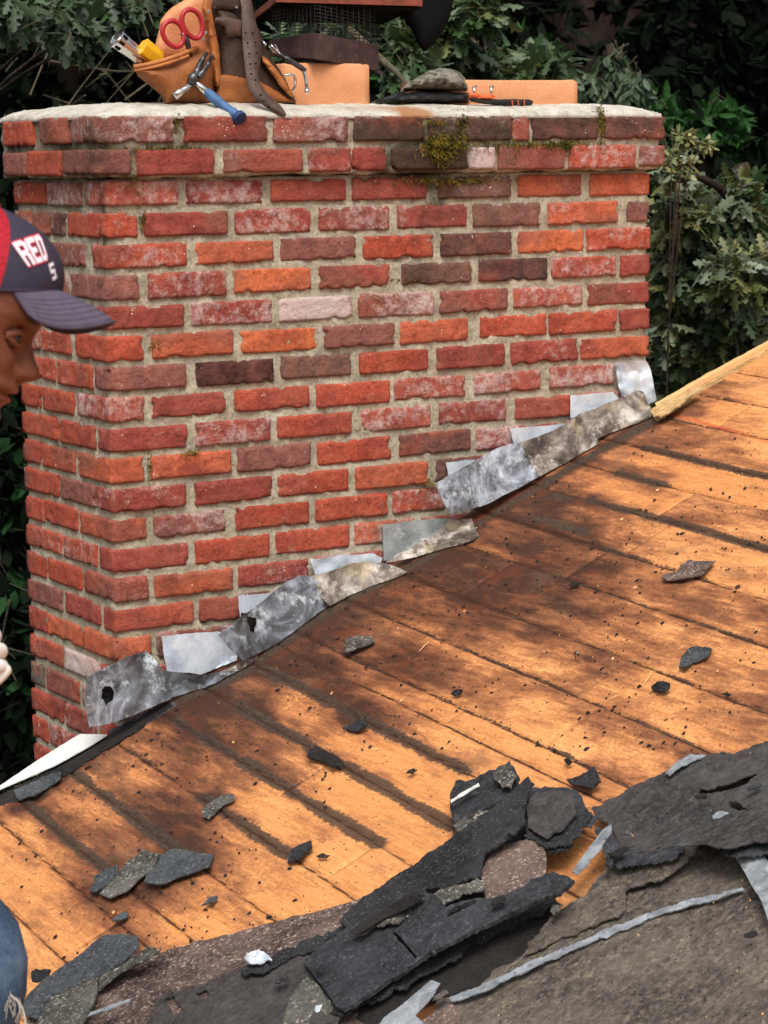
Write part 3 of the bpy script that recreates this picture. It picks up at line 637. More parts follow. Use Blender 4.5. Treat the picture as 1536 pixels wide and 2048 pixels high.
# ================================================= FLASHINGS
G1 = 'bright step flashings against the chimney'; G2 = 'old bent lead flashings along the chimney'
def fl(name, pts, mat, label, d, grp, **k):
    o = sheet(name, pts, mat, k.pop('fn', wall), d, k.pop('thick', .0018), k.pop('jag', .8), k.pop('step', 9), k.pop('bump', .0035), k.pop('bsc', 14), **k)
    return tag(o, label, 'flashing', grp)
fl('step_flashing', [(323, 1273), (380, 1267), (438, 1263), (470, 1285), (475, 1320), (404, 1349), (334, 1343), (328, 1310)], M_ALU, 'largest bright step flashing plate, lowest on the chimney beside the holed lead sheet', .012, G1)
fl('step_flashing', [(476, 1191), (510, 1189), (556, 1184), (560, 1230), (481, 1236)], M_ALU, 'bright corner of step flashing showing above the second holed lead strip', .010, G1)
fl('step_flashing', [(620, 1119), (680, 1110), (748, 1107), (766, 1116), (750, 1150), (632, 1156)], M_ALU, 'crumpled bright step flashing peeking out left of the torn folded flashing', .012, G1, bump=.007, bsc=26)
fl('step_flashing', [(765, 1050), (840, 1040), (905, 1036), (915, 1060), (850, 1105), (768, 1122)], M_ALU2, 'dull grey step flashing with dents behind the torn folded flashing', .010, G1)
fl('step_flashing', [(892, 925), (948, 919), (955, 945), (897, 955)], M_ALU, 'small bright triangle of step flashing above the corner of the long lead strip', .008, G1)
fl('step_flashing', [(1020, 858), (1075, 853), (1131, 847), (1140, 870), (1029, 890)], M_ALU, 'narrow bright step flashing below the middle of the upper courses', .010, G1)
fl('step_flashing', [(1141, 791), (1190, 786), (1226, 783), (1240, 800), (1230, 825), (1141, 836)], M_ALU, 'bright step flashing with a dark dent just left of the crumpled top piece', .010, G1)
fl('step_flashing', [(1231, 725), (1260, 722), (1291, 719), (1300, 735), (1308, 775), (1313, 801), (1290, 812), (1245, 800), (1236, 766)], M_ALU, 'crumpled white metal flashing at the top right, by the far corner of the chimney', .014, G1, bump=.012, bsc=30, fn=wallfree)
fl('lead_flashing', [(323, 1340, .035), (404, 1352, .075), (478, 1336, .09), (500, 1318, .06), (540, 1292, .03), (470, 1345, .045), (417, 1373, .05), (346, 1394, .04), (320, 1400, .03)], M_LEAD, 'drooping lead strip curled open below the largest bright step flashing', .04, G2)
fl('lead_flashing', [(440, 1345, .06), (486, 1322, .07), (528, 1300, .06), (500, 1330, .07), (478, 1341, .08)], M_LEADB, 'short curled tan edge of torn flashing under the second holed lead strip', .06, G2)
hole1 = [(210, 1372), (222, 1373), (229, 1385), (226, 1400), (216, 1406), (212, 1414), (208, 1402), (202, 1396), (203, 1380)]
fl('lead_flashing', [(173, 1357, .075), (206, 1339, .06), (254, 1314, .045), (294, 1302, .03), (321, 1334, .045), (345, 1385, .05), (342, 1398, .05), (270, 1429, .055), (218, 1448, .06), (179, 1454, .07), (170, 1400, .075)], M_LEAD, 'grey lead sheet with one round hole, lowest at the corner of the chimney', .05, G2, holes=[hole1], thick=.0025)
hole2 = [(492, 1233), (500, 1234), (512, 1235), (514, 1247), (508, 1268), (500, 1262), (497, 1247)]
fl('lead_flashing', [(438, 1270, .09), (480, 1236, .075), (529, 1200, .055), (565, 1170, .04), (599, 1151, .03), (624, 1152, .03), (660, 1185, .04), (672, 1200, .045), (613, 1244, .06), (550, 1290, .075), (486, 1321, .09), (460, 1298, .09)], M_LEAD, 'grey lead strip with a ragged keyhole tear, second from the lowest corner', .06, G2, holes=[hole2], thick=.0025)
fl('lead_flashing', [(622, 1153, .025), (668, 1140, .035), (704, 1126, .045), (733, 1123, .05), (777, 1128, .07), (817, 1144, .1), (800, 1152, .09), (748, 1170, .075), (700, 1190, .06), (660, 1212, .06), (640, 1190, .04)], M_LEADB, 'pointed brown stained flashing tongue curling right, in the middle of the row', .05, G2)
fl('lead_flashing', [(873, 1068, .03), (898, 1040, .03), (943, 1037, .06), (957, 1070, .1), (948, 1081, .11), (893, 1096, .1), (850, 1108, .09), (818, 1117, .08), (773, 1125, .06), (815, 1100, .04)], M_LEADB, 'torn pale flashing folded open like a flap, below the long lead strip', .05, G2)
fl('lead_flashing', [(1176, 823, .03), (1229, 801, .03), (1278, 781, .025), (1286, 784, .025), (1292, 796, .03), (1308, 833, .06), (1250, 855, .055), (1196, 877, .055), (1184, 850, .04)], M_LEADB, 'blotchy grey and brown lead flashing, uppermost of the row', .04, G2)
fl('lead_flashing', [(1036, 887, .035), (1106, 862, .03), (1174, 820, .03), (1187, 850, .045), (1198, 886, .065), (1150, 915, .065), (1078, 954, .065), (1060, 920, .05)], M_LEADB, 'dark stained lead flashing, second from the top of the row', .04, G2, thick=.0025)
fl('lead_flashing', [(872, 967, .075), (941, 928, .06), (994, 897, .05), (1036, 885, .045), (1058, 915, .055), (1077, 954, .075), (976, 1008, .08), (902, 1030, .095), (885, 1000, .09)], M_LEAD, 'grey and cream lead strip, third from the top, its lower left corner sticking out', .06, G2, thick=.0025)
for hx0, hy0, w_, h__ in ((216, 1390, 22, 26), (504, 1250, 18, 24)):  # dark sheet added behind each hole for the shaded gap
    tag(sheet('shade_backing', [(hx0-w_, hy0-h__), (hx0+w_, hy0-h__), (hx0+w_, hy0+h__), (hx0-w_, hy0+h__)], M_TAR, wall, .036, .01, 2, 9, .004), 'black shade backing added behind the %s hole in the lead' % ('round' if hx0 < 300 else 'keyhole shaped'), 'tar')
for pts, lab in (([(215, 1462), (300, 1420), (345, 1402), (352, 1412), (290, 1450), (240, 1472)], 'torn grey shingle scraps tucked under the lowest holed lead sheet'),
                 ):
    tag(sheet('felt_scrap', pts, M_SH_GRY if 'grey' in lab else M_TAR, roof, .002, .002, 1.5, 9, .002), lab, 'felt scrap')
# ================================================= SHINGLES AND DEBRIS ON THE ROOF
def sh(name, pts, mat, label, cat, grp=None, h=.006, **k):
    k['thick'] = k.get('thick', .004)*.6
    o = sheet(name, pts, mat, roof, h, k.pop('thick', .004), k.pop('jag', 2.2), k.pop('step', 11), k.pop('bump', .004), k.pop('bsc', 12), **k)
    return tag(o, label, cat, grp)
GF = 'broken shingle fragments lying on the bare boards'; GP = 'torn shingles and felt heaped along the foreground'
sh('felt_sheet', [(830, 2130, .01), (876, 1992, .010), (960, 1955, .014), (1040, 1915, .016), (1110, 1870, .018), (1200, 1800, .018), (1260, 1730, .02), (1240, 1620, .02), (1320, 1568, .025), (1440, 1535, .025), (1560, 1505, .03), (1800, 1600, .03), (1800, 2250, .03), (850, 2250, .01)], M_FELT, 'broad brown weathered felt sheet filling the bottom right corner', 'roofing felt', GP, step=20, bump=.006, bsc=6)
sh('felt_sheet', [(1225, 1720, .03), (1300, 1705, .04), (1405, 1683, .045), (1350, 1742, .035), (1250, 1783, .03), (1250, 1820, .03), (1208, 1840, .03), (1118, 1876, .025), (1045, 1912, .02), (1088, 1850, .03), (1130, 1815, .03), (1168, 1795, .03), (1200, 1752, .03)], M_FELT, 'torn brown felt tongue between the dark sheet and the long pale strip', 'roofing felt', GP, jag=4)
sh('felt_sheet', [(1183, 1617, .03), (1210, 1602, .04), (1268, 1570, .05), (1318, 1550, .055), (1393, 1512, .06), (1468, 1507, .06), (1536, 1482, .06), (1760, 1390, .06), (1760, 1620, .07), (1536, 1682, .075), (1458, 1695, .07), (1403, 1687, .06), (1368, 1668, .05), (1340, 1700, .05), (1225, 1730, .05), (1222, 1705, .045), (1240, 1685, .04), (1215, 1645, .035), (1195, 1640, .035)], M_FELTD, 'large dark grey felt sheet spreading over the right edge', 'roofing felt', GP, jag=3.5, bump=.009, bsc=11, holes=[[(1400, 1578), (1450, 1570), (1512, 1546), (1514, 1551), (1452, 1581), (1402, 1586)], [(1458, 1602), (1482, 1608), (1508, 1630), (1503, 1634), (1470, 1617)], [(1262, 1700), (1290, 1705), (1330, 1690), (1292, 1712)]])
sh('shingle', [(1355, 1690, .085), (1368, 1665, .08), (1420, 1640, .08), (1536, 1610, .085), (1750, 1560, .09), (1750, 1640, .09), (1540, 1684, .09), (1455, 1697, .09), (1400, 1688, .085)], M_FELTD, 'curved torn shingle edge overlapping the large dark grey felt sheet', 'shingle', GP, jag=3.5)
sh('edge_strip', [(898, 1995, .022), (968, 1967, .028), (1068, 1919, .03), (1168, 1880, .03), (1268, 1838, .03), (1368, 1801, .03), (1488, 1774, .034), (1490, 1780, .034), (1372, 1813, .03), (1270, 1850, .03), (1168, 1891, .03), (1070, 1932, .03), (968, 1983, .028), (902, 2003, .022)], M_STRIP, 'long pale painted metal strip running diagonally across the brown felt', 'metal strip', h=.03, jag=2.2, thick=.003, step=8, bump=.003, bsc=30)
sh('edge_strip', [(1458, 1700, .055), (1505, 1696, .06), (1530, 1712, .06), (1580, 1800, .06), (1600, 1900, .05), (1540, 1850, .05), (1522, 1800, .05), (1490, 1745, .05)], M_STRIP, 'wide curled pale metal piece hanging below the dark sheet at the right edge', 'metal strip', h=.05, jag=1, thick=.003)
sh('edge_strip', [(1144, 1744, .045), (1156, 1725, .05), (1190, 1680, .05), (1206, 1658, .05), (1222, 1648, .05), (1223, 1664, .05), (1200, 1700, .05), (1170, 1735, .05), (1155, 1750, .045)], M_STRIP, 'short pale metal strip beside the orange gap in the heap', 'metal strip', h=.05, jag=1, thick=.003)
sh('edge_strip', [(735, 2080, .02), (768, 2035, .03), (815, 2000, .035), (862, 1960, .04), (880, 1966, .04), (865, 1992, .04), (830, 2030, .03), (850, 2050, .03), (800, 2090, .02)], M_STRIP, 'bent silvery strip at the bottom centre under the black roll', 'metal strip', h=.03, jag=1, thick=.003)
sh('shingle', [(750, 2120, .008), (830, 2050, .012), (905, 2005, .014), (925, 2030, .014), (870, 2140, .01)], M_SH_BRN, 'reddish gravel shingle corner beside the silvery strip at the bottom', 'shingle', GP)
sh('shingle', [(338, 1898), (423, 1877), (550, 1843), (650, 1818), (745, 1788), (830, 1800), (800, 1900), (760, 1990), (740, 2120), (10, 2120), (60, 2030), (110, 1990), (190, 1960), (262, 1928)], M_SH_BRN, 'long brown gravel shingle strip along the lower edge of the bare boards', 'shingle', GP, h=.007, step=16, jag=1.5)
sh('roofing_felt', [(325, 1988, .012), (400, 1970, .014), (480, 1936, .016), (560, 1918, .02), (604, 1890, .022), (700, 1845, .025), (700, 1950, .03), (690, 2020, .025), (620, 2130, .02), (330, 2130, .01), (270, 2090, .01)], M_FELTD, 'dark felt patch with square holes lying on the brown gravel shingle', 'roofing felt', GP, holes=[[(314+0, 1980), (318, 1979), (316, 1984)][:0] or [(330, 2000), (345, 1990), (368, 2022), (345, 2032)], [(392, 1985), (412, 1978), (420, 1992), (400, 1998)]], jag=3)
sh('shingle', [(42, 2024, .02), (50, 1998, .02), (70, 1975, .02), (102, 1949, .02), (169, 1902, .025), (203, 1872, .03), (240, 1868, .035), (275, 1871, .04), (279, 1890, .045), (260, 1910, .045), (237, 1928, .04), (198, 1952, .03), (110, 1990, .025), (75, 2040, .02)], M_SH_GRY, 'slate grey pointed shingle lying lower left beside the blue jeans', 'shingle', GP, thick=.006, jag=1.5)
sh('shingle', [(40, 2120, .018), (75, 2040, .026), (105, 1992, .03), (150, 1975, .03), (196, 1954, .03), (188, 2005, .035), (172, 2036, .035), (120, 2130, .02)], M_SH_TAN, 'grey gravel covered shingle half at the bottom left corner', 'shingle', GP, thick=.006)
sh('shingle', [(192, 1985, .02), (198, 1955, .03), (240, 1925, .035), (296, 1894, .045), (326, 1896, .05), (318, 1905, .05), (296, 1919, .045), (240, 1944, .035)], M_SH_TAN, 'narrow shingle strip with a yellowish streak, right of the slate grey pointed one', 'shingle', GP, thick=.005)
sh('shingle', [(63, 1942), (72, 1936), (102, 1939), (96, 1950), (85, 1958), (63, 1962)], M_SH_BLK, 'small dark shingle chip next to the jeans', 'shingle', GF)
sh('metal_scrap', [(488, 1917, .03), (500, 1905, .035), (516, 1899, .04), (530, 1905, .04), (544, 1919, .035), (525, 1926, .03), (503, 1928, .03)], M_ALU, 'crumpled shiny scrap of metal on the brown gravel shingle', 'metal scrap', h=.03, jag=2.5, step=6, bump=.012, bsc=50)
sh('splinter', [(174, 2032, .04), (180, 2024, .04), (220, 2010, .04), (262, 1996, .04), (258, 2003, .04), (215, 2020, .04)], M_STRIP, 'thin pale broken strip below the narrow streaked shingle', 'splinter', h=.04, jag=1, step=7)
sh('metal_scrap', [(600, 2040), (612, 2020, .02), (640, 2010, .03), (660, 2000, .03), (650, 2022, .02), (615, 2042, .02)], M_ALU, 'bright metal scrap poking out at the lower left end of the black roll', 'metal scrap', h=.02, jag=1.5, step=6)
# the heap in the middle
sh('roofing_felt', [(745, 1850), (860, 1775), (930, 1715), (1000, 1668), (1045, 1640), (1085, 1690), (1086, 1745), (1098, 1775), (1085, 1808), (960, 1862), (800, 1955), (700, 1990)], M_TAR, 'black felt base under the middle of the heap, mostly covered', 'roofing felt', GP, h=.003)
sh('roofing_felt', [(690, 2025, .006), (760, 1975, .01), (837, 1915, .012), (981, 1842, .015), (1110, 1790, .02), (1092, 1845, .012), (1052, 1905, .012), (985, 1955, .01), (900, 1990, .01), (830, 2010, .01), (740, 2060, .008)], M_TAR, 'black sheet added as the shadow under the long dark roll', 'roofing felt', GP, jag=3)  # black sheet laid in for the dark shade beneath the roll
sh('shingle', [(981, 1708, .05), (1000, 1690, .05), (1050, 1680, .05), (1074, 1666, .05), (1088, 1690, .05), (1093, 1717, .05), (1092, 1745, .05), (1070, 1775, .05), (972, 1805, .05), (962, 1751, .05)], M_SH_BRN, 'square brown gravel shingle with an orange spot in the middle of the heap', 'shingle', GP, thick=.005)
sh('shingle', [(1051, 1582, .05), (1080, 1576, .055), (1110, 1575, .055), (1150, 1580, .055), (1163, 1592, .05), (1175, 1618, .05), (1172, 1640, .05), (1150, 1658, .05), (1145, 1690, .045), (1130, 1702, .045), (1093, 1704, .045), (1087, 1675, .045), (1053, 1662, .05), (1047, 1628, .05)], M_ROLL, 'grey black rounded shingle stack at the upper right of the heap', 'shingle', GP, thick=.008, jag=3)
sh('shingle', [(1060, 1590, .066), (1100, 1580, .07), (1140, 1584, .07), (1150, 1604, .068), (1152, 1625, .066), (1126, 1658, .066), (1092, 1675, .064), (1056, 1655, .062)], M_FELTD, 'upper layer of the rounded stack, with a pale scratch', 'shingle', GP, thick=.006, jag=3)
sh('shingle', [(911, 1562, .04), (945, 1558, .045), (975, 1543, .06), (1000, 1530, .065), (1019, 1520, .07), (1030, 1535, .07), (1038, 1552, .065), (1024, 1577, .055), (998, 1603, .05), (950, 1630, .04), (913, 1648, .035), (902, 1628, .035), (900, 1600, .035)], M_ROLL, 'thick dark shingle chunk with a white edge line at the heap tip', 'shingle', GP, thick=.014, jag=2.5)
sh('shingle', [(985, 1545, .075), (1008, 1528, .08), (1021, 1526, .08), (1035, 1553, .075), (1022, 1576, .07), (1004, 1574, .07), (990, 1560, .075)], M_SH_TAN, 'small tan curled flake on top of the dark chunk', 'shingle', GP, thick=.004)
sh('splinter', [(901, 1600, .052), (925, 1584, .06), (957, 1566, .07), (959, 1571, .07), (928, 1590, .06), (902, 1605, .052)], M_WHITE, 'thin white strip along the edge of the dark chunk', 'splinter', h=.06, jag=.5, step=6, thick=.002)
sh('shingle', [(678, 1842, .05), (700, 1818, .05), (727, 1793, .055), (790, 1750, .06), (854, 1706, .065), (917, 1662, .07), (981, 1620, .075), (1022, 1585, .08), (1057, 1552, .085), (1067, 1566, .085), (1052, 1600, .08), (1050, 1645, .075), (1006, 1683, .072), (968, 1706, .07), (960, 1751, .065), (934, 1758, .065), (896, 1773, .06), (854, 1778, .058), (800, 1812, .055), (730, 1858, .05), (700, 1865, .05)], M_SH_BLK, 'long black granule shingle lying diagonally on top of the heap', 'shingle', GP, thick=.007, jag=3)
sh('roofing_felt', [(606, 1926, .035), (640, 1890, .04), (685, 1861, .05), (760, 1820, .06), (837, 1776, .07), (870, 1790, .072), (892, 1814, .072), (935, 1800, .072), (981, 1797, .072), (1040, 1775, .075), (1065, 1757, .08), (1108, 1742, .085), (1148, 1760, .085), (1120, 1785, .08), (1060, 1806, .075), (981, 1846, .07), (900, 1885, .065), (837, 1921, .06), (760, 1972, .05), (690, 2017, .045), (672, 2014, .04), (642, 1967, .035)], M_ROLL, 'long rolled black felt running from the bottom centre up into the heap', 'roofing felt', GP, thick=.012, jag=2.5, bump=.006, holes=[[(892, 1822), (915, 1812), (950, 1800), (952, 1806), (912, 1826), (896, 1834)], [(786, 1866), (790, 1864), (834, 1912), (830, 1917)]], step=10)
sh('shingle', [(700, 1862, .075), (760, 1822, .08), (830, 1780, .085), (850, 1790, .085), (820, 1812, .085), (770, 1835, .08), (745, 1850, .078), (712, 1868, .075)], M_TAR, 'narrow charred looking shingle sliver on the black roll', 'shingle', GP, thick=.004)
sh('shingle', [(575, 2010, .03), (612, 1950, .035), (640, 1975, .035), (668, 2018, .03), (640, 2040, .02), (590, 2120, .02), (560, 2090, .02)], M_SH_TAN, 'worn shingle below the lower end of the black roll', 'shingle', GP)
sh('shingle', [(1133, 1558, .012), (1160, 1550, .02), (1188, 1533, .03), (1196, 1545, .03), (1201, 1560, .025), (1185, 1575, .015), (1150, 1570, .012)], M_SH_BLK, 'small dark shingle chunk on the boards just above the rounded stack', 'shingle', GF, thick=.008, jag=2)
# thin torn layers peeking out between the big pieces
for pts, mt, hh, lab in (
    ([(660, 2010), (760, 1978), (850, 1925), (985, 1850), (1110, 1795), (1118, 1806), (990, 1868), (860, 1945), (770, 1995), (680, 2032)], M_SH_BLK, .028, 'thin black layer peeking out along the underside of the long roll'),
    ([(720, 1856), (790, 1820), (870, 1784), (935, 1766), (965, 1760), (970, 1776), (900, 1802), (830, 1824), (760, 1852), (725, 1868)], M_SH_TAN, .066, 'thin grey layer between the black granule shingle and the long roll'),
    ([(1056, 1660), (1090, 1668), (1140, 1650), (1172, 1618), (1184, 1628), (1162, 1668), (1130, 1694), (1090, 1694), (1054, 1676)], M_SH_BLK, .056, 'ragged black layer along the lower rim of the rounded stack'),
    ([(1190, 1650), (1225, 1660), (1240, 1700), (1300, 1705), (1345, 1690), (1362, 1668), (1372, 1682), (1352, 1716), (1300, 1726), (1235, 1736), (1205, 1702)], M_ROLL, .05, 'ragged dark layer under the left end of the large dark sheet'),
    ([(480, 1938), (560, 1903), (610, 1878), (690, 1846), (702, 1858), (622, 1902), (560, 1928), (490, 1950)], M_SH_BLK, .03, 'narrow black layer along the top of the dark felt patch'),
    ([(905, 1650), (960, 1622), (1010, 1590), (1040, 1556), (1048, 1566), (1020, 1604), (970, 1640), (915, 1664)], M_SH_TAN, .04, 'thin grey layer under the chunk with the white edge line'),
    ([(1440, 1698), (1540, 1684), (1640, 1660), (1640, 1680), (1545, 1706), (1450, 1712)], M_ROLL, .07, 'dark ragged layer under the curved torn edge at the right')):
    sh('shingle_layer', pts, mt, lab, 'shingle', GP, h=hh, jag=5, step=8, bump=.006, bsc=22)
# loose shards and flakes over the heap
GS = 'small loose shards among the heap'
for cx_, cy_, rr, el, ro, hh, mt, lab in [
    (1238, 1702, 22, .35, -.3, .062, M_TAR, 'jagged black sliver where the large dark sheet narrows to the left'), (1222, 1722, 16, .5, -1.1, .06, M_SH_BLK, 'small black chip below the jagged sliver left of the dark sheet'),
    (1400, 1592, 17, .25, .0, .068, M_TAR, 'flat dark chip near the middle of the large dark sheet'), (1255, 1668, 12, .5, .4, .062, M_SH_TAN, 'grey crumb at the left tip of the large dark sheet'),
    (1470, 1640, 18, .4, .3, .072, M_TAR, 'dark flake beside the pale patch on the large dark sheet'), (1505, 1575, 14, .3, -.4, .07, M_SH_BLK, 'thin black chip near the right edge of the dark sheet'),
    (1000, 1800, 18, .5, -.5, .085, M_TAR, 'charred scrap at the right end of the long black roll'), (1112, 1815, 16, .6, -.8, .05, M_SH_TAN, 'grey scrap in the gap right of the long black roll'),
    (1030, 1655, 20, .45, -.7, .088, M_SH_BLK, 'ragged black scrap leaning on the square gravel shingle'), (1180, 1640, 20, .5, -.9, .05, M_ROLL, 'dark scrap right of the rounded stack'),
    (1500, 1868, 16, .35, -.1, .045, M_TAR, 'short dark hook shaped chip on the brown felt near the right edge'), (880, 1990, 18, .4, -.5, .03, M_SH_TAN, 'dull scrap beside the lower end of the long pale strip'),
    (560, 1960, 16, .4, -.3, .04, M_SH_BLK, 'black chip on the dark felt patch left of the roll'), (640, 1925, 20, .3, -.8, .06, M_ROLL, 'dark splinter of felt at the upper left end of the roll')]:
    n_ = random.randint(5, 7); a0 = random.uniform(0, 6.28); P_ = []
    for k in range(n_):
        a = a0+6.28*k/n_+random.uniform(-.3, .3); x, y = rr*math.cos(a)*random.uniform(.7, 1.25), rr*el*math.sin(a)*random.uniform(.7, 1.25); P_.append((cx_+x*math.cos(ro)-y*math.sin(ro), cy_+x*math.sin(ro)+y*math.cos(ro), hh+random.uniform(0, .008)))
    sh('shingle_shard', P_, mt, lab, 'shingle piece', GS, jag=2.5, step=6, bump=.003, bsc=40)
sh('paint_flake', [(1425, 1632, .072), (1440, 1622, .072), (1462, 1628, .072), (1466, 1640, .072), (1440, 1645, .072)], M_STRIP, 'pale flaking patch lying on the large dark sheet', 'flake', None, jag=3, step=5, thick=.002)
sh('edge_strip', [(1330, 1545, .06), (1352, 1524, .062), (1380, 1508, .064), (1412, 1510, .064), (1396, 1518, .066), (1362, 1532, .066), (1340, 1550, .064)], M_STRIP, 'pale metal edge showing along the top of the large dark sheet', 'metal strip', None, jag=1.5, step=6, thick=.003)
# fragments
FR = [([(178, 1782), (190, 1752), (208, 1738), (237, 1729), (236, 1750), (215, 1768), (192, 1782)], M_SH_GRY, 'small pointed grey shingle piece touching the left of the long narrow one'),
 ([(198, 1787), (225, 1755), (255, 1722), (288, 1699), (318, 1709), (300, 1740), (280, 1755), (252, 1782), (218, 1796)], M_SH_TAN, 'long narrow grey shingle fragment between two slate pieces at lower left'),
 ([(288, 1764), (300, 1735), (320, 1710), (350, 1697), (427, 1710), (418, 1733), (375, 1748), (320, 1768)], M_SH_GRY, 'largest slate grey leaf shaped fragment at lower left'),
 ([(575, 1726), (583, 1697), (605, 1686), (622, 1680), (624, 1694), (602, 1714)], M_SH_BLK, 'dark diamond shaped fragment on bright orange boards left of the black shingle'),
 ([(632, 1711), (645, 1706), (660, 1711), (652, 1716), (638, 1715)], M_SH_BLK, 'tiny dark chip right of the diamond shaped fragment'),
 ([(404, 1634), (406, 1615), (432, 1597), (448, 1588), (466, 1589), (468, 1599), (445, 1610), (416, 1637)], M_SH_TAN, 'rough mottled lump in the dark stain at left centre'),
 ([(402, 1811), (418, 1793), (435, 1790), (436, 1796), (424, 1805)], M_SH_GRY, 'small oval chip below the largest slate fragment'),
 ([(224, 1840), (243, 1825), (255, 1824), (254, 1834), (236, 1840)], M_SH_GRY, 'tiny grey chip above the slate grey pointed shingle'),
 ([(1324, 1156), (1330, 1147), (1352, 1143), (1362, 1128), (1378, 1119), (1395, 1122), (1430, 1121), (1412, 1138), (1408, 1147), (1370, 1155), (1345, 1160)], M_SH_BRN, 'winged brown fragment with a long tail, uppermost on the right of the boards'),
 ([(1358, 1335), (1362, 1314), (1378, 1296), (1395, 1292), (1423, 1296), (1415, 1310), (1400, 1320), (1382, 1325), (1370, 1332)], M_SH_GRY, 'grey leaf shaped fragment near the right edge'),
 ([(1302, 1373), (1313, 1364), (1325, 1361), (1340, 1367), (1337, 1377), (1322, 1383), (1308, 1379)], M_SH_BLK, 'black rounded chip beside a straw like splinter'),
 ([(1441, 1386), (1454, 1382), (1462, 1389), (1452, 1393)], M_SH_BLK, 'tiny chip right of the black rounded one'),
 ([(1138, 1171), (1149, 1163), (1161, 1166), (1146, 1173)], M_TAR, 'tiny tar chip in the dark brown stain below the long lead strip'),
 ([(687, 1303), (691, 1276), (715, 1270), (742, 1271), (749, 1282), (720, 1293), (694, 1304)], M_SH_TAN, 'olive grey rectangular scrap near the middle lead flashings'),
 ([(684, 1455), (702, 1448), (718, 1436), (736, 1447), (718, 1460), (700, 1461)], M_SH_BLK, 'dark boat shaped sliver on the long dark stain'),
 ([(612, 1512), (618, 1500), (632, 1490), (650, 1500), (684, 1521), (690, 1530), (664, 1533), (640, 1522)], M_TAR, 'flat tar blob where the dark band widens'),
 ([(901, 1386), (912, 1378), (925, 1379), (922, 1387), (908, 1391)], M_SH_BLK, 'black chip on the middle of the boards'),
 ([(811, 1546), (818, 1539), (828, 1535), (835, 1540), (824, 1548)], M_SH_BLK, 'small black chip left of the heap tip'),
 ([(27, 1580), (60, 1566), (91, 1551), (120, 1543), (119, 1557), (98, 1572), (70, 1590), (37, 1600)], M_SH_GRY, 'dark shingle piece tucked beside the white drip edge'),
 ([(1128, 1520), (1136, 1516), (1143, 1522), (1136, 1528)], M_TAR, 'round brown bud of tar above the small dark chunk')]
for pts, mt, lab in FR:
    sh('shingle_fragment', [(x, y, .007+.012*random.random()) for x, y in pts], mt, lab, 'shingle piece', GF, thick=.005 if len(pts) > 5 else .004, jag=1.2, step=6, bump=.002)
for (x0, y0, x1, y1, lab) in ((1289, 1368, 1304, 1342, 'upright straw coloured splinter beside the black rounded chip'), (1217, 1398, 1244, 1389, 'straw coloured splinter lying left of the black rounded chip'), (1357, 1298, 1374, 1291, 'thin splinter at the tip of the grey leaf shaped fragment'),
                             (838, 1303, 858, 1282, 'faint thin splinter in the brown stain')):
    b = MB(); A = roof(x0, y0, .004); B_ = roof(x1, y1, .007); b.tube([A, A*.5+B_*.5+np.array([0, 0, .001]), B_], [.0008, .0012, .0005], 5); tag(b.build('splinter', M_SPLINT), lab, 'splinter')
b = MB(); A = roof(1152, 1316, .0); b.tube([A, roof(1148, 1306, .02), roof(1155, 1308, .024)], [.0012, .0012, .001], 6); b.tube([roof(1153, 1308, .021), roof(1156, 1306, .0215)], [.005, .005], 10); tag(b.build('nail', M_STEEL), 'single bent dark roofing nail sticking out of the boards', 'nail')
b = MB(); bw_ = MB()
for i in range(2600):
    px, py = random.uniform(20, 1530), random.uniform(850, 1930); P_ = roof(px, py, .002)
    if P_[1] > Ye(P_[0])-.02 or (py > 1500 and px > 680) : continue
    if random.random() > .35+.65*(vn(P_, 5, 31) > 0): continue
    s = random.choice([.0012, .0016, .002, .003, .0045]) if random.random() < .9 else .006; a = random.uniform(0, 6.3)
    q = [P_+np.array([math.cos(a+k*1.3+random.uniform(-.3, .3)), math.sin(a+k*1.3+random.uniform(-.3, .3)), 0])*s*random.uniform(.4, 1.3) for k in range(4)]
    q = [np.array([v[0], v[1], roofz(v[0])+.0016]) for v in q]; t = [v*.6+P_*.4+np.array([0, 0, .0022]) for v in q]
    (b if random.random() < .94 else bw_).add(q+t, [(4, 5, 6, 7), (0, 1, 5, 4), (1, 2, 6, 5), (2, 3, 7, 6), (3, 0, 4, 7)])
for i in range(700):
    px, py = random.uniform(900, 1536), random.uniform(1500, 2048)
    if inpoly(px, py, [(1183, 1617), (1318, 1550), (1468, 1507), (1536, 1482), (1536, 2048), (950, 2048), (900, 2010), (1100, 1900), (1225, 1740)]):
        hh = .066 if py < 1680 else .036; P_ = roof(px, py, hh); s = random.choice([.0007, .001, .0016]); a = random.uniform(0, 6.3)
        q = [P_+np.array([math.cos(a+k*1.57), math.sin(a+k*1.57), RM*math.cos(a+k*1.57)])*s*random.uniform(.4, 1.3) for k in range(4)]; t = [v*.6+P_*.4+np.array([0, 0, .002]) for v in q]
        (b if random.random() < .93 else bw_).add(q+t, [(4, 5, 6, 7), (0, 1, 5, 4), (1, 2, 6, 5), (2, 3, 7, 6), (3, 0, 4, 7)])
tag(b.build('dark_grit', M_TAR), 'dark shingle crumbs scattered over the boards', 'debris', kind='stuff')
tag(bw_.build('pale_grit', M_SPLINT), 'pale wood and mortar crumbs scattered over the boards', 'debris', kind='stuff')
# ================================================= THINGS ON THE CROWN
def pl(name, pts, mat, y, parent=None, puff=0, R=14, thick=.004, back=None, **k):
    return sheet(name, pts, mat, wallfree, -y, thick, k.pop('jag', .4), k.pop('step', 6), k.pop('bump', .001), 40, puff=puff, puffR=R, back=back, parent=parent, **k)
Wp = lambda px, py, y: wallfree(px, py, -y)
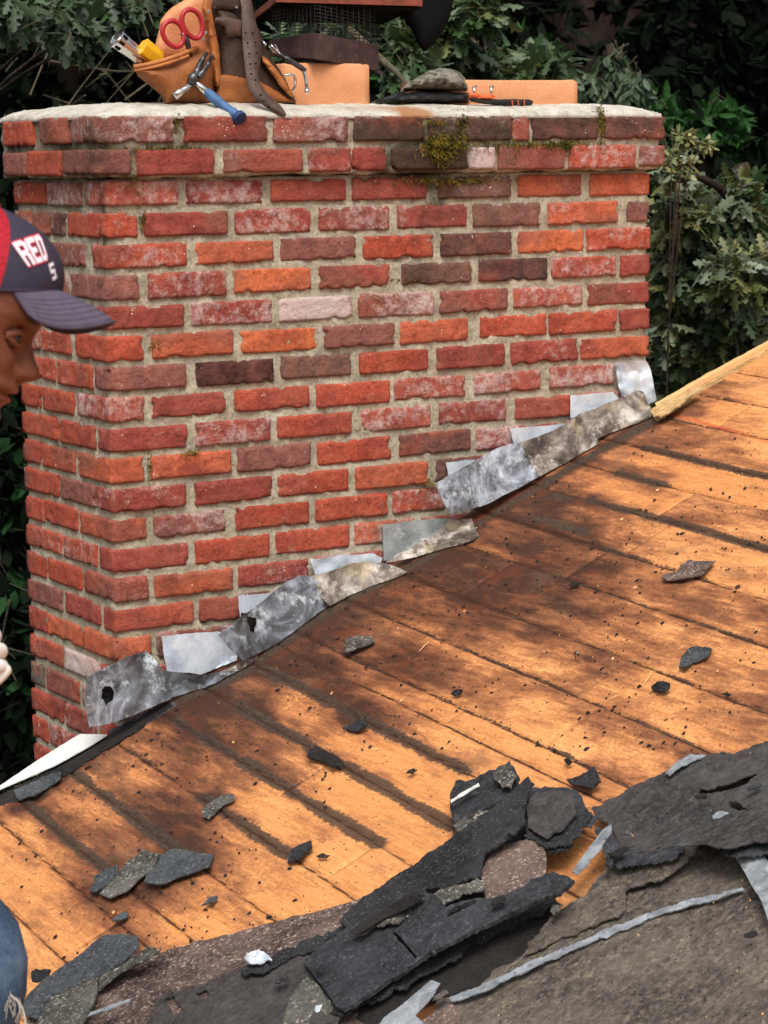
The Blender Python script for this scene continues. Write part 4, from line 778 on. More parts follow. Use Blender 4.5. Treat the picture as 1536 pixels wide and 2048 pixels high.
# flue tile with rusty cap
def tile(name, x0, x1, y0, y1, z1, label, grp):
    b = MB(); w = .018
    def ring(z, i, n=8, r=.035):
        o = []
        for cx, cy, a0 in ((x1-r-i, y1-r-i, 0), (x0+r+i, y1-r-i, 90), (x0+r+i, y0+r+i, 180), (x1-r-i, y0+r+i, 270)):
            for k in range(n+1): a = math.radians(a0+90*k/n); o.append((cx+r*math.cos(a), cy+r*math.sin(a), z+.002*math.sin(cx*90+k)))
        return o
    R_ = [ring(-.01, 0), ring(z1*.5, 0), ring(z1-.004, 0), ring(z1, .004), ring(z1, w-.003), ring(z1-.01, w), ring(-.01, w)]; n = len(R_[0]); V = sum(R_, []); F = []
    for i in range(6):
        for k in range(n): F.append((i*n+k, i*n+(k+1) % n, (i+1)*n+(k+1) % n, (i+1)*n+k))
    return tag(mk(name, V, F, M_CLAY, None, True), label, 'flue tile', grp)
ya = .10
xa, xb = Wp(578, 180, ya)[0], Wp(750, 180, ya)[0]; zt = Wp(660, 128, ya)[2]
tile('flue_tile', xb-.235, xb, ya, ya+.24, zt, 'orange clay flue tile under the rusty meshed chimney cap', 'clay flue tiles on the crown')
xc, xd = Wp(925, 180, ya)[0], Wp(1166, 180, ya)[0]; zt2 = Wp(1050, 160, ya)[2]
tile('flue_tile', xc-.03, xd, ya, ya+.26, zt2, 'low open clay flue tile at the right end of the crown, without a cap', 'clay flue tiles on the crown')
cap = empty('chimney_cowl', ((xb-.12), ya+.12, zt), label='rusty brown metal chimney cowl with wire mesh sides on the taller flue tile', cat='chimney cowl')
# skirt: pinned by pixels at its corners, two near faces
k0 = [Wp(538, 96, ya+.10), Wp(540, 120, ya+.10)]
cA, cB, cC = (538, 80, 112, ya+.14), (628, 65, 118, ya-.03), (758, 90, 142, ya+.045)
b = MB()
A0, A1 = Wp(cA[0], cA[1], cA[3]), Wp(cA[0], cA[2], cA[3]); B0, B1 = Wp(cB[0], cB[1], cB[3]), Wp(cB[0], cB[2], cB[3]); D0, D1 = Wp(cC[0], cC[1], cC[3]), Wp(cC[0], cC[2], cC[3])
E0, E1 = A0+D0-B0, A1+D1-B1; E0[2] = (A0[2]+D0[2])/2; E1[2] = (A1[2]+D1[2])/2
tops, bots = [A0, B0, D0, E0], [A1, B1, D1, E1]; cen = sum(tops)/4
V = tops+bots+[cen+(p-cen)*.965 for p in tops]+[np.array([*(cen+(p-cen)*.965)[:2], p[2]]) for p in bots]
b.add(V, [(i, (i+1) % 4, 4+(i+1) % 4, 4+i) for i in range(4)]+[(8+i, 12+i, 12+(i+1) % 4, 8+(i+1) % 4) for i in range(4)]+[(i, 8+i, 8+(i+1) % 4, (i+1) % 4) for i in range(4)]+[(4+i, 4+(i+1) % 4, 12+(i+1) % 4, 12+i) for i in range(4)])
b.build('skirt', M_RUST, cap, bevel=.002)
b = MB(); zl0 = Wp(845, 12, ya-.02)[2]; mh = zl0-cen[2]-.006; ins = [cen+(p-cen)*.93 for p in tops]
for i in range(4):
    a, c = ins[i], ins[(i+1) % 4]; nn = 11
    for k in range(nn+1): p = a+(c-a)*k/nn; b.tube([p-np.array([0, 0, .01]), np.array([p[0], p[1], zl0-.005])], .0008, 4)
    for q in range(9):
        z = np.array([0, 0, q*mh/9.2]); m_ = (a+c)/2+z+(cen-(a+c)/2)*-.03
        b.tube([a+z, m_, c+z], .0008, 4)
b.build('wire_mesh', M_STEEL, cap)
def onz(px, py, z): d = ray(px, py); return C0+d*((z-C0[2])/d[2])
LR = Wp(845, 12, ya-.02); zl = LR[2]; LF = onz(768, 46, zl); LL = onz(505, 40, zl); LN = LR+(LL-LF)
lo = [LR, LF, LL, LN]; b = MB(); cl_ = sum(lo)/4; b.add([p for p in lo]+[p+np.array([0, 0, .016]) for p in lo]+[cl_+np.array([0, 0, .09])], [(3, 2, 1, 0)]+[(i, (i+1) % 4, 4+(i+1) % 4, 4+i) for i in range(4)]+[(4+i, 4+(i+1) % 4, 8) for i in range(4)]); b.build('lid', M_REDRUST, cap)
b = MB(); b.add([cl_+(p-cl_)*.97-np.array([0, 0, .004]) for p in lo]+[cl_+(p-cl_)*.97-np.array([0, 0, .0005]) for p in lo], [(3, 2, 1, 0), (4, 5, 6, 7)]+[(i, (i+1) % 4, 4+(i+1) % 4, 4+i) for i in range(4)]); b.build('lid_lining', M_HOLE, cap)
tag(pl('hanging_cloth', [(806, -30), (905, -30), (906, 10), (898, 40), (885, 66), (866, 90), (848, 105), (838, 92), (826, 66), (812, 45), (800, 25)], M_CLOTH, ya+.16, puff=.03, R=30, back=-(ya+.24)), 'black cloth corner hanging down from the chimney cap lid', 'cloth')
# camouflage cap and utility knife
cp = empty('camouflage_cap', Wp(865, 200, .12), label='camouflage cloth cap with a black brim lying on the crown beside the open flue tile', cat='hat')
pl('cap_crown', [(797, 190), (804, 176), (818, 163), (838, 152), (858, 141), (880, 136), (902, 137), (920, 145), (932, 158), (939, 172), (941, 185), (920, 184), (880, 181), (840, 180), (812, 184)], M_CAMO, .12, cp, puff=.07, R=42, back=-.26)
pl('cap_band', [(770, 199), (798, 188), (840, 183), (900, 184), (939, 186), (938, 206), (800, 206), (780, 204)], M_BLK, .10, cp, puff=.05, R=30, back=-.24)
pl('brim', [(748, 200), (772, 194), (800, 184), (812, 184), (800, 193), (820, 200), (790, 204), (752, 206)], M_BLK, .085, cp, puff=.006, back=-.12)
kn = empty('utility_knife', Wp(1000, 205, .05), label='black and orange folding knife lying in front of the open flue tile', cat='knife')
pl('handle', [(936, 194), (960, 196), (1000, 199), (1030, 198), (1060, 199), (1067, 203), (1064, 209), (1045, 212), (1020, 213), (985, 210), (940, 203)], M_BLK, .055, kn, puff=.008, R=7, back=-.075)
pl('orange_clip', [(938, 187), (962, 189), (988, 190), (990, 197), (962, 198), (938, 196)], M_ORG, .053, kn, puff=.006, R=5, back=-.07)
for i, x in enumerate((949, 983)):
    b = MB(); b.tube([Wp(x, 191, .056), Wp(x-1, 173, .06)], [.003, .004], 8); b.tube([Wp(x-2, 178, .06), Wp(x+4, 172, .06)], .003, 6); b.build('screw', M_CHROME, kn, True)
for x in (1024, 1036, 1048):
    b = MB(); b.tube([Wp(x, 200, .0475), Wp(x+1, 211, .046)], .0014, 5); b.build('rib', M_ORG, kn)
# ---- tool belt
tb = empty('tool_belt', Wp(440, 205, .12), label='worn leather tool belt with tan and dark pouches heaped at the left of the crown', cat='tool belt')
pl('back_panel', [(310, 92), (318, 60), (321, 41), (332, 26), (345, 14), (362, 4), (375, -4), (400, -14), (425, -14), (428, 30), (436, 80), (430, 118), (380, 125), (330, 122), (312, 108)], M_LEP, .14, tb, puff=.02, R=25, back=-.17)
pl('inner_panel', [(318, 122), (330, 96), (356, 80), (385, 62), (402, 46), (416, 60), (425, 95), (400, 112), (350, 125)], M_LEA, .128, tb, puff=.006, back=-.138)
pl('pouch', [(268, 134), (290, 128), (330, 118), (372, 104), (400, 96), (425, 92), (434, 120), (432, 165), (425, 210), (330, 212), (322, 190), (300, 172), (276, 153)], M_LEA, .10, tb, puff=.05, R=38, back=-.2)
b = MB(); b.tube(smoothline([Wp(267, 134, .075), Wp(300, 128, .062), Wp(340, 117, .05), Wp(377, 102, .055), Wp(395, 96, .075)]), .0055, 8); b.tube(smoothline([Wp(268, 141, .075), Wp(300, 136, .06), Wp(340, 125, .048), Wp(377, 111, .053)]), .004, 8); b.build('pouch_rim', M_LES, tb, True)
pl('gusset', [(408, -10), (420, 0), (424, 26), (431, 60), (439, 105), (441, 140), (444, 165), (440, 176), (431, 172), (426, 140), (420, 100), (416, 60), (404, 20)], M_LES, .07, tb, puff=.012, R=8, back=-.10)
pl('dark_pouch', [(424, 8), (470, 18), (520, 60), (533, 100), (560, 140), (592, 194), (600, 212), (420, 214), (432, 170), (434, 90)], M_LED, .12, tb, puff=.05, R=45, back=-.24)
pl('lower_panel', [(436, 150), (470, 150), (520, 160), (560, 185), (590, 205), (430, 212)], M_LEA, .075, tb, puff=.012, back=-.10)
pl('side_flap', [(523, 110), (534, 118), (552, 138), (572, 165), (592, 196), (580, 192), (560, 172), (542, 146), (526, 124)], M_LES, .06, tb, puff=.006, R=6, back=-.085)
def ribbon(name, pts, mat, th=.003, holes=None, parent=None):
    P_ = smoothline([np.array([a, b_, c_, d_, e_]) for a, b_, c_, d_, e_ in pts], 6); V = []; F = []; n = len(P_)
    for q in P_:
        l, r = Wp(q[0], q[1], q[4]), Wp(q[2], q[3], q[4]); m_ = (l+r)/2; V += [l, m_+np.array([0, -.004, 0]), r, r+np.array([0, th, 0]), m_+np.array([0, th-.004, 0]), l+np.array([0, th, 0])]
    for i in range(n-1):
        for k in range(6): F.append((i*6+k, i*6+(k+1) % 6, (i+1)*6+(k+1) % 6, (i+1)*6+k))
    F.append((5, 4, 3, 2, 1, 0)); F.append(tuple((n-1)*6+k for k in range(6)))
    return mk(name, V, F, mat, parent, True)
st_ = ribbon('strap', [(470, -20, 498, -30, .10), (482, 6, 505, 10, .075), (484, 50, 512, 44, .06), (486, 90, 523, 88, .05), (490, 130, 520, 130, .03), (496, 170, 518, 158, .012), (510, 196, 530, 182, -.002), (530, 212, 548, 200, -.012), (552, 226, 562, 212, -.022), (568, 233, 573, 228, -.03)], M_LEB, parent=tb)
for x, y, yy in [(492, 66, .05), (506, 66, .05), (496, 86, .045), (511, 85, .045), (499, 107, .035), (514, 106, .035), (501, 128, .022), (512, 127, .022), (503, 148, .01), (512, 160, 0), (522, 190, -.012), (528, 202, -.016), (538, 214, -.022)]:
    c_ = Wp(x, y, yy-.005); b = MB(); b.tube([c_, c_+np.array([0, .003, 0])], .0022, 8); b.build('strap_hole', M_HOLE, st_)
pl('belt', [(424, -14), (440, -20), (470, -12), (490, 6), (484, 30), (470, 22), (440, 20), (426, 24)], M_LED, .09, tb, puff=.006, back=-.1)
pl('belt_loop', [(430, 36), (452, 33), (484, 42), (484, 72), (456, 74), (448, 52), (430, 44)], M_LEB, .065, tb, puff=.006, back=-.075)
b = MB(); b.tube([Wp(537, 92, .055), Wp(550, 90, .05), (Wp(560, 108, .05)), Wp(548, 104, .055)], .0022, 6, closed=True); b.tube([Wp(524, 82, .06), Wp(532, 90, .05)], .0035, 8); b.tube([Wp(542, 90, .05), Wp(556, 104, .048)], .0018, 6); b.build('buckle', M_CHROME, tb, True)
for x, y in ((412, 65), (418, 22), (473, 14), (407, 76)): c_ = Wp(x, y, .045 if y > 20 else .08); b = MB(); b.tube([c_, c_+np.array([0, .006, 0])], .0035, 8); b.build('rivet', M_CHROME, tb)
# flashlight in a yellow holder
fl_ = empty('flashlight', Wp(265, 90, .1), label='chrome flashlight end sticking out of a yellow plastic sleeve in the tan pouch', cat='flashlight')
A = Wp(232, 76, .10); B_ = Wp(292, 122, .10); ax = (B_-A)/np.linalg.norm(B_-A)
b = MB(); b.tube([A, A+ax*.006, A+ax*.03, A+ax*.075], [.0225, .0225, .0195, .0165], 24, cap=False); b.tube([A+ax*.004, A+ax*.0045], [.021, .0205], 20); b.build('barrel', M_CHROME, fl_, True)
b = MB(); si = np.cross(ax, [0, 1, 0]); si /= np.linalg.norm(si); fr_ = np.cross(si, ax)
for k in range(9):
    an = math.radians(k*40+10); rr = (si*math.cos(an)+fr_*math.sin(an)); c_ = A+ax*.011+rr*.0222; b.box(c_, (.0065, .0036, .0012), (ax, np.cross(ax, rr), rr))
b.build('slots', M_HOLE, fl_)
B0_ = Wp(290, 96, .095); B1_ = Wp(318, 132, .095); ay = (Wp(327, 122, .09)-Wp(283, 88, .09)); ay /= np.linalg.norm(ay)
P0_ = Wp(283, 94, .09); b = MB(); b.tube([P0_, P0_+ay*.003, P0_+ay*.05], [.0255, .024, .0225], 4 and 6); b.build('yellow_sleeve', M_YEL, fl_, False, bevel=.003)
# shears with red loops
sc_ = empty('tin_snips', Wp(372, 80, .05), label='red handled tin snips, two loop grips standing out of the tan pouch', cat='tin snips')
for cx, cy, rx, ry, rot in ((347, 68, 20, 27, -22), (385, 48, 19, 30, -20)):
    P_ = []
    for k in range(28):
        a = 2*math.pi*k/28; x, y = rx*math.cos(a)*(1-.12*math.sin(a)), ry*math.sin(a); c_, s_ = math.cos(math.radians(rot)), math.sin(math.radians(rot)); P_.append(Wp(cx+x*c_-y*s_, cy+x*s_+y*c_, .048))
    b = MB(); b.tube(P_, .0058, 10, closed=True); b.build('grip', M_RED, sc_, True)
b = MB(); b.tube([Wp(364, 66, .048), Wp(374, 82, .048), Wp(378, 100, .06), Wp(384, 125, .08)], [.005, .007, .006, .005], 8); b.build('blades', M_STEEL, sc_, True)
# hammer
hm = empty('hammer', Wp(440, 200, 0), label='claw hammer with a blue rubber grip hanging over the front edge of the crown', cat='hammer')
H = lambda x, y, d: Wp(x, y, d)
b = MB(); b.tube(smoothline([H(414, 184, .030), H(430, 198, .016), H(450, 214, .000), H(468, 228, -.016), H(480, 238, -.024)]), [.0105]*4+[.0115]*8+[.0105]*10+[.0125]*11, 16); b.build('grip', M_BLUE, hm, True)
b = MB(); e0, e1 = H(476, 233, -.026), H(481, 238, -.034); b.tube([e0, e1, e1+(e1-e0)*.05], [.0165, .0165, .014], 22); b.build('grip_end', M_BLUED, hm, True)
b = MB(); b.tube([H(386, 160, .05), H(398, 171, .043), H(416, 186, .029)], [.0065, .0075, .009], 12); b.build('neck', M_CHROME, hm, True)
b = MB(); b.tube([H(382, 168, .046), H(386, 156, .046), H(396, 146, .046)], [.010, .0125, .009], 12)
b.tube(smoothline([H(392, 150, .045), H(398, 132, .045), H(408, 114, .042), H(416, 104, .036)]), [.009]*5+[.0065]*10+[.0045]*10, 8)
b.tube(smoothline([H(398, 154, .04), H(410, 138, .036), H(419, 124, .03), H(425, 110, .022)]), [.009]*5+[.0065]*10+[.0045]*10, 8); b.build('claw', M_STEEL, hm, True)
b = MB(); b.tube([H(384, 166, .046), H(370, 178, .044), H(360, 184, .043), H(349, 193, .042)], [.008, .0065, .0085, .0095], 16); b.build('face', M_CHROME, hm, True)
# pliers
pr = empty('pliers', Wp(590, 150, .04), label='dark handled pliers with chrome jaws hanging from the right side of the tool belt', cat='pliers')
b = MB(); b.tube(smoothline([Wp(560, 108, .05), Wp(578, 120, .045), Wp(600, 134, .04), Wp(610, 142, .038)]), [.004]*6+[.0065]*19, 10); b.build('handle', M_STEEL, pr, True)
b = MB(); b.tube(smoothline([Wp(606, 140, .038), Wp(611, 155, .036), Wp(613, 172, .035), Wp(614, 184, .035)]), .0042, 10); b.tube([Wp(613, 178, .035), Wp(616, 187, .034)], .006, 8); b.build('jaw', M_CHROME, pr, True)
b = MB(); b.tube(smoothline([Wp(570, 151, .045), Wp(582, 149, .042), Wp(590, 156, .04), Wp(590, 172, .04), Wp(585, 182, .045)]), .0035, 8); b.build('lower_handle', M_CHROME, pr, True)
#PART4
# ================================================= PERSON
per = empty('person', at(-260, 1500, 3.0), label='man in cap and blue jeans at the left edge, looking down to the right', cat='person')
HZ = 2.65; HO = at(-91, 628, HZ); pt = math.radians(20)
hx = RT*math.cos(pt)-UP*math.sin(pt); hz = UP*math.cos(pt)+RT*math.sin(pt); hy = -fw
a_ = math.radians(-4); hx, hy = hx*math.cos(a_)+hy*math.sin(a_), hy*math.cos(a_)-hx*math.sin(a_)
HM = lambda x, y, z: HO+hx*x+hy*y+hz*z
def itp(z, tab): t = np.array(tab); return np.interp(z, t[:, 0], t[:, 1])
FRONT = [(-.16, -.01), (-.135, .008), (-.122, .04), (-.115, .066), (-.105, .086), (-.095, .089), (-.084, .084), (-.078, .088), (-.072, .094), (-.067, .090), (-.0655, .088), (-.062, .097), (-.056, .097), (-.047, .090), (-.04, .088), (-.02, .085), (0, .086), (.012, .091), (.022, .096), (.035, .099), (.06, .095), (.09, .078), (.115, .045), (.125, .005)]
BACK = [(-.16, -.05), (-.1, -.062), (-.06, -.075), (-.02, -.092), (.03, -.1), (.07, -.09), (.1, -.065), (.125, .0)]
WID = [(-.16, .036), (-.135, .042), (-.115, .045), (-.1, .05), (-.08, .058), (-.05, .066), (-.02, .072), (.02, .077), (.06, .077), (.09, .064), (.115, .036), (.125, .003)]
V = []; lips = []; brow = []; nz, na = 130, 120
for i in range(nz+1):
    z = -.16+.285*i/nz; xf, xb_, w = itp(z, FRONT), itp(z, BACK), itp(z, WID)
    for k in range(na):
        t = 2*math.pi*k/na; c, s = math.cos(t), math.sin(t); e = .82
        cx = abs(c)**e*math.copysign(1, c); sy = abs(s)**e*math.copysign(1, s)
        m_ = .0; x = m_+(xf-m_)*cx if cx > 0 else m_+(m_-xb_)*cx; y = w*sy
        if cx > 0:
            g = lambda v, c0, r_: math.exp(-((v-c0)/r_)**2)
            nr = itp(z, [(-.053, 0), (-.048, .008), (-.043, .019), (-.038, .0255), (-.032, .0275), (-.026, .0255), (-.016, .0175), (-.006, .0105), (.004, .006), (.02, .002), (.035, 0)])
            nw = itp(z, [(-.05, .012), (-.036, .011), (-.02, .008), (0, .008), (.03, .012)])
            x += nr*math.exp(-(abs(y)/nw)**2.4)
            x += .009*g(abs(y), .0155, .006)*g(z, -.038, .008)          # nostril wings
            x -= .004*g(abs(y), .009, .004)*g(z, -.0465, .003)
            x -= .015*g(abs(y), .032, .017)*g(z, .000, .015)            # eye socket
            x += .005*g(abs(y), .034, .02)*g(z, .021, .007)             # brow ridge
            x += .005*g(abs(y), .042, .018)*g(z, -.03, .022)            # cheek
            x -= .010*max(0, (abs(y)-.022)/.03)*g(z, -.066, .02) if abs(y) > .022 else 0
            x -= .0035*g(z, -.066, .0022)*g(y, 0, .024)
        V.append(HM(x, y, z))
        fr_ = cx > .3
        lips.append(max(math.exp(-((z+.0595)/.004)**4), math.exp(-((z+.0735)/.006)**4))*math.exp(-(y/.023)**6) if fr_ else 0)
        brow.append(math.exp(-((z-.021-.1*(abs(y)-.03))/.0035)**4)*math.exp(-((abs(y)-.034)/.017)**6) if fr_ else 0)
F = [(i*na+k, i*na+(k+1) % na, (i+1)*na+(k+1) % na, (i+1)*na+k) for i in range(nz) for k in range(na)]
F.append(tuple(range(na))[::-1]); F.append(tuple(nz*na+k for k in range(na)))
headV, headF, hl, hb_ = V, F, lips, brow
# skeleton of the rest; skin modifier meshes converted to plain meshes
def skin(name, joints, edges, mat, sub=2, root=0, parent=None):
    me = bpy.data.meshes.new(name); me.from_pydata([tuple(j[0]) for j in joints], edges, []); me.update()
    o = bpy.data.objects.new(name, me); COL.objects.link(o)
    m1 = o.modifiers.new('s', 'SKIN'); m1.use_smooth_shade = True; m1.branch_smoothing = .6
    for i, j in enumerate(joints):
        r_ = j[1] if hasattr(j[1], '__len__') else (j[1], j[1]); me.skin_vertices[0].data[i].radius = r_
    me.skin_vertices[0].data[root].use_root = True
    m2 = o.modifiers.new('u', 'SUBSURF'); m2.levels = sub; m2.render_levels = sub
    bpy.context.view_layer.update(); ev = o.evaluated_get(bpy.context.evaluated_depsgraph_get()); nm = bpy.data.meshes.new_from_object(ev)
    bpy.data.objects.remove(o); nm.name = name; nm.materials.clear(); nm.polygons.foreach_set('use_smooth', [True]*len(nm.polygons))
    if mat is None: return nm
    return link(name, nm, mat, parent)
pel = at(-330, 1600, 3.05); kneeR = at(-14, 1885, 2.98); hipR = pel+UP*-.13-fw*.095+RT*.03; hipL = pel+UP*-.13+fw*.1
def floor_(P): return np.array([P[0], P[1], roofz(P[0])])
footR = floor_(kneeR-RT*.42); kneeL = hipL*.5+floor_(hipL)*.5+RT*.06; footL = floor_(hipL)
neck = HM(-.035, 0, -.15); chest = at(-230, 1080, 2.95); waist = at(-270, 1420, 3.02)
shR = chest-fw*.18+UP*.10+RT*.03; shL = chest+fw*.19+UP*.10; elR = at(-330, 1400, 2.78); wrR = at(-168, 1340, 2.72); elL = at(-330, 1400, 3.25); wrL = at(-260, 1540, 3.2)
z8 = np.array([0, 0, 1.])
J = [(pel, .11), (waist, (.135, .12)), (chest, (.16, .13)), (chest+UP*.12+RT*.02, .09), (neck+hz*.05, (.05, .052)), (shR, .065), (elR, .045), (wrR, .028), (shL, .065), (elL, .045), (wrL, .028), (hipR, .075), (kneeR, .045), (footR+z8*.1, .035), (footR+z8*.035+RT*.16, (.04, .03)), (hipL, .085), (kneeL, .06), (footL+z8*.1, .04), (footL+z8*.035+RT*.16, (.04, .03))]
ED = [(0, 1), (1, 2), (2, 3), (3, 4), (3, 5), (5, 6), (6, 7), (3, 8), (8, 9), (9, 10), (0, 11), (11, 12), (12, 13), (13, 14), (0, 15), (15, 16), (16, 17), (17, 18)]
bodym = skin('body', J, ED, None, 2)
# hands: palm + five fingers each its own chain, joined in the body mesh
def hand(wr, dirv, nrm, curl, side):
    dirv = dirv/np.linalg.norm(dirv); nrm = nrm-dirv*(nrm@dirv); nrm /= np.linalg.norm(nrm); lat = np.cross(dirv, nrm)*side
    ms = []
    pj = [(wr-dirv*.02, .03), (wr+dirv*.03, .034), (wr+dirv*.07, .036), (wr+dirv*.09, .03)]
    ms.append(skin('p', pj, [(0, 1), (1, 2), (2, 3)], None, 2))
    for k in range(4):
        base = wr+dirv*(.085+(.004 if k in (1, 2) else 0))+lat*(-.03+.02*k); L_ = (.066, .074, .070, .056)[k]; an = 0; P_ = base-dirv*.02; jj = [(P_, .010), (base, .0105)]; q = base
        for s_ in (.42, .32, .26):
            an += curl*(1, 1.2, .8)[len(jj)-2 if len(jj) < 5 else 2]; q = q+(dirv*math.cos(an)-nrm*math.sin(an))*L_*s_; jj.append((q, (.0098, .009, .0078)[len(jj)-2]))
        ms.append(skin('f', jj, [(i, i+1) for i in range(len(jj)-1)], None, 2))
    b0 = wr+dirv*.03-lat*.024; jj = [(b0, .013), (b0-lat*.018+dirv*.022-nrm*.008, .0115), (b0-lat*.018+dirv*.05-nrm*.02, .010), (b0-lat*.006+dirv*.07-nrm*.028, .0085)]
    ms.append(skin('t', jj, [(0, 1), (1, 2), (2, 3)], None, 2)); return ms
def joinm(ms):
    V = []; F = []
    for m_ in ms:
        o_ = len(V); V += [tuple(v.co) for v in m_.vertices]; F += [tuple(i+o_ for i in p.vertices) for p in m_.polygons]
    return V, F
hL = hand(wrL, RT*.6-UP*.7, fw, .5, 1)
bV, bF = joinm([bodym]+hL); o_ = len(headV)
allV = list(headV)+bV; allF = list(headF)+[tuple(i+o_ for i in f) for f in bF]
body = mk('body', allV, allF, M_SKIN, per, True, {'lip': hl+[0]*len(bV), 'brow': hb_+[0]*len(bV)})
gm = hand(wrR, RT*.85+UP*.35, -fw+UP*.3, 1.25, -1); gV, gF = joinm(gm); mk('glove', gV, gF, M_GLOVE, per, True)
grow = lambda js, e: [(j[0], tuple(np.array(j[1] if hasattr(j[1], '__len__') else (j[1], j[1]))+e)) for j in js]
skin('shirt', grow([J[0], J[1], J[2], J[3], (J[3][0]+UP*.04, .06), J[5], (shR*.45+elR*.55, .052), J[8], (shL*.45+elL*.55, .052)], .024), [(0, 1), (1, 2), (2, 3), (3, 4), (3, 5), (5, 6), (3, 7), (7, 8)], M_SHIRT, 2, 0, per)
jn = skin('jeans', grow([(pel, .115), (hipR, .09), (kneeR, (.068, .068)), (kneeR*.7+footR*.3, .06), (footR+z8*.1, .058), (hipL, .09), (kneeL, .07), (footL+z8*.1, .058), (pel+UP*.15, .105)], .026), [(0, 1), (1, 2), (2, 3), (3, 4), (0, 5), (5, 6), (6, 7), (0, 8)], M_DENIM, 2, 0, per)
b = MB()
for i in range(9):
    A = at(24+random.uniform(-12, 26), 1992+random.uniform(-10, 14), 2.93); B_ = A+RT*random.uniform(-.004, .016)-UP*random.uniform(.008, .034); b.tube([A, (A+B_)/2+RT*random.uniform(-.004, .006), B_], .0005, 4)
b.tube(smoothline([at(20, 1990, 2.9), at(38, 2005, 2.9), at(48, 2028, 2.9), at(54, 2070, 2.9)]), .0014, 6); b.build('frayed_threads', M_THREAD, jn)
for sd in (1, -1):
    b = MB(); c_ = HM(.0715, .031*sd, -.001); n_ = 14; V = []; F = []
    for i in range(n_+1):
        for k in range(n_): th, ph = math.pi*i/n_, 2*math.pi*k/n_; V.append(c_+.0118*(hx*math.sin(th)*math.cos(ph)+hy*math.sin(th)*math.sin(ph)+hz*math.cos(th)))
    F = [(i*n_+k, i*n_+(k+1) % n_, (i+1)*n_+(k+1) % n_, (i+1)*n_+k) for i in range(n_) for k in range(n_)]
    ey = mk('eye', V, F, M_EYE, per, True)
    b.tube([HM(.0760, .033*sd, -.003), HM(.0832, .0335*sd, -.004), HM(.0840, .0335*sd, -.004)], [.0082, .0070, .001], 14); b.build('iris', M_IRIS, ey, True)
    for zz_, w_, nm_ in ((.0048, .0042, 'upper_eyelid'), (-.0098, .0036, 'lower_eyelid')):
        b = MB(); b.tube(smoothline([HM(.069, .015*sd, -.004), HM(.080, .022*sd, zz_*.8), HM(.0825, .031*sd, zz_), HM(.077, .041*sd, zz_*.7), HM(.068, .049*sd, -.003)], 5), w_, 8); b.build(nm_, M_SKIN, per, True)
    b = MB(); b.tube(smoothline([HM(-.004, .073*sd, -.03), HM(-.014, .084*sd, -.022), HM(-.022, .088*sd, 0), HM(-.014, .086*sd, .018), HM(.0, .079*sd, .012), HM(-.003, .075*sd, -.01)], 5), .0055, 8); b.build('ear', M_SKIN, per, True)
# hair behind the ear
V = []; F = []; n1_, n2_ = 24, 20
for i in range(n1_+1):
    z = -.06+.08*i/n1_
    for k in range(n2_+1):
        t = math.radians(95+170*k/n2_); w, xb_ = itp(z, WID)+.006, itp(z, BACK)-.006; V.append(HM(-xb_*math.cos(t)*1.0 if math.cos(t) < 0 else 0, w*math.sin(t), z))
F = [(i*(n2_+1)+k, i*(n2_+1)+k+1, (i+1)*(n2_+1)+k+1, (i+1)*(n2_+1)+k) for i in range(n1_) for k in range(n2_)]
hr = mk('hair', V, F, M_BLK, per, True); hr.modifiers.new('t', 'SOLIDIFY').thickness = .006
# baseball cap
bc_ = empty('baseball_cap', HM(0, 0, .07), label='navy baseball cap with red mesh back and white lettering on the man', cat='cap')
def dome(t, p):  # t angle round (0 = front), p 0 rim .. 1 top
    rx = .106 if math.cos(t) > 0 else .112; ry = .086; rimz = .030+.036*max(0, math.cos(t))**1.5
    if math.cos(t) <= 0: rimz = .030-.03*min(1, -math.cos(t))
    th = p*math.pi/2; rr = math.cos(th)**.86; zz_ = rimz+(.132-rimz)*math.sin(th)**1.0
    return HM(rx*math.cos(t)*rr, ry*math.sin(t)*rr, zz_)
na_, np_ = 96, 28; V = [dome(2*math.pi*k/na_, i/np_) for i in range(np_+1) for k in range(na_)]
fn_, fm_ = [], []
for i in range(np_):
    for k in range(na_):
        f = (i*na_+k, i*na_+(k+1) % na_, (i+1)*na_+(k+1) % na_, (i+1)*na_+k); t = 2*math.pi*(k+.5)/na_
        (fn_ if math.cos(t) > .44 else fm_).append(f)
dc = mk('front_panel', V, fn_, M_NAVY, bc_, True); dm = mk('mesh_back', V, fm_, M_MESH, bc_, True)
ns_, nt_ = 40, 16; V = []
for i in range(ns_+1):
    s_ = -1+2*i/ns_
    for j in range(nt_+1):
        t = j/nt_; Lb = .066*max(0, 1-s_*s_)**.5+.004; xb0 = .108*math.cos(s_*.98)**1.0; yb0 = .086*math.sin(s_*.98); zb0 = .030+.036*max(0, math.cos(s_*.98))**1.5
        V.append(HM(xb0-.003+Lb*t, yb0*(1-.06*t), zb0+.001-.012*t*t*Lb/.07-.055*s_*s_*t*Lb/.07))
F = [(i*(nt_+1)+j, (i+1)*(nt_+1)+j, (i+1)*(nt_+1)+j+1, i*(nt_+1)+j+1) for i in range(ns_) for j in range(nt_)]
bl = mk('bill', V, F, M_BILL, bc_, True); sm_ = bl.modifiers.new('t', 'SOLIDIFY'); sm_.thickness = .0035
b = MB()
for r_ in (.35, .47, .59, .71, .83, .95):
    b.tube([np.array(V[i*(nt_+1)+int(r_*nt_)])+hz*.0002 for i in range(2, ns_-1)], .00035, 4)
b.build('stitching', M_NAVY, bl)
b = MB(); b.tube([dome(2*math.pi*k/60, 0) for k in range(60)], .0016, 6, closed=True); b.build('rim_piping', M_NAVY, bc_, True)
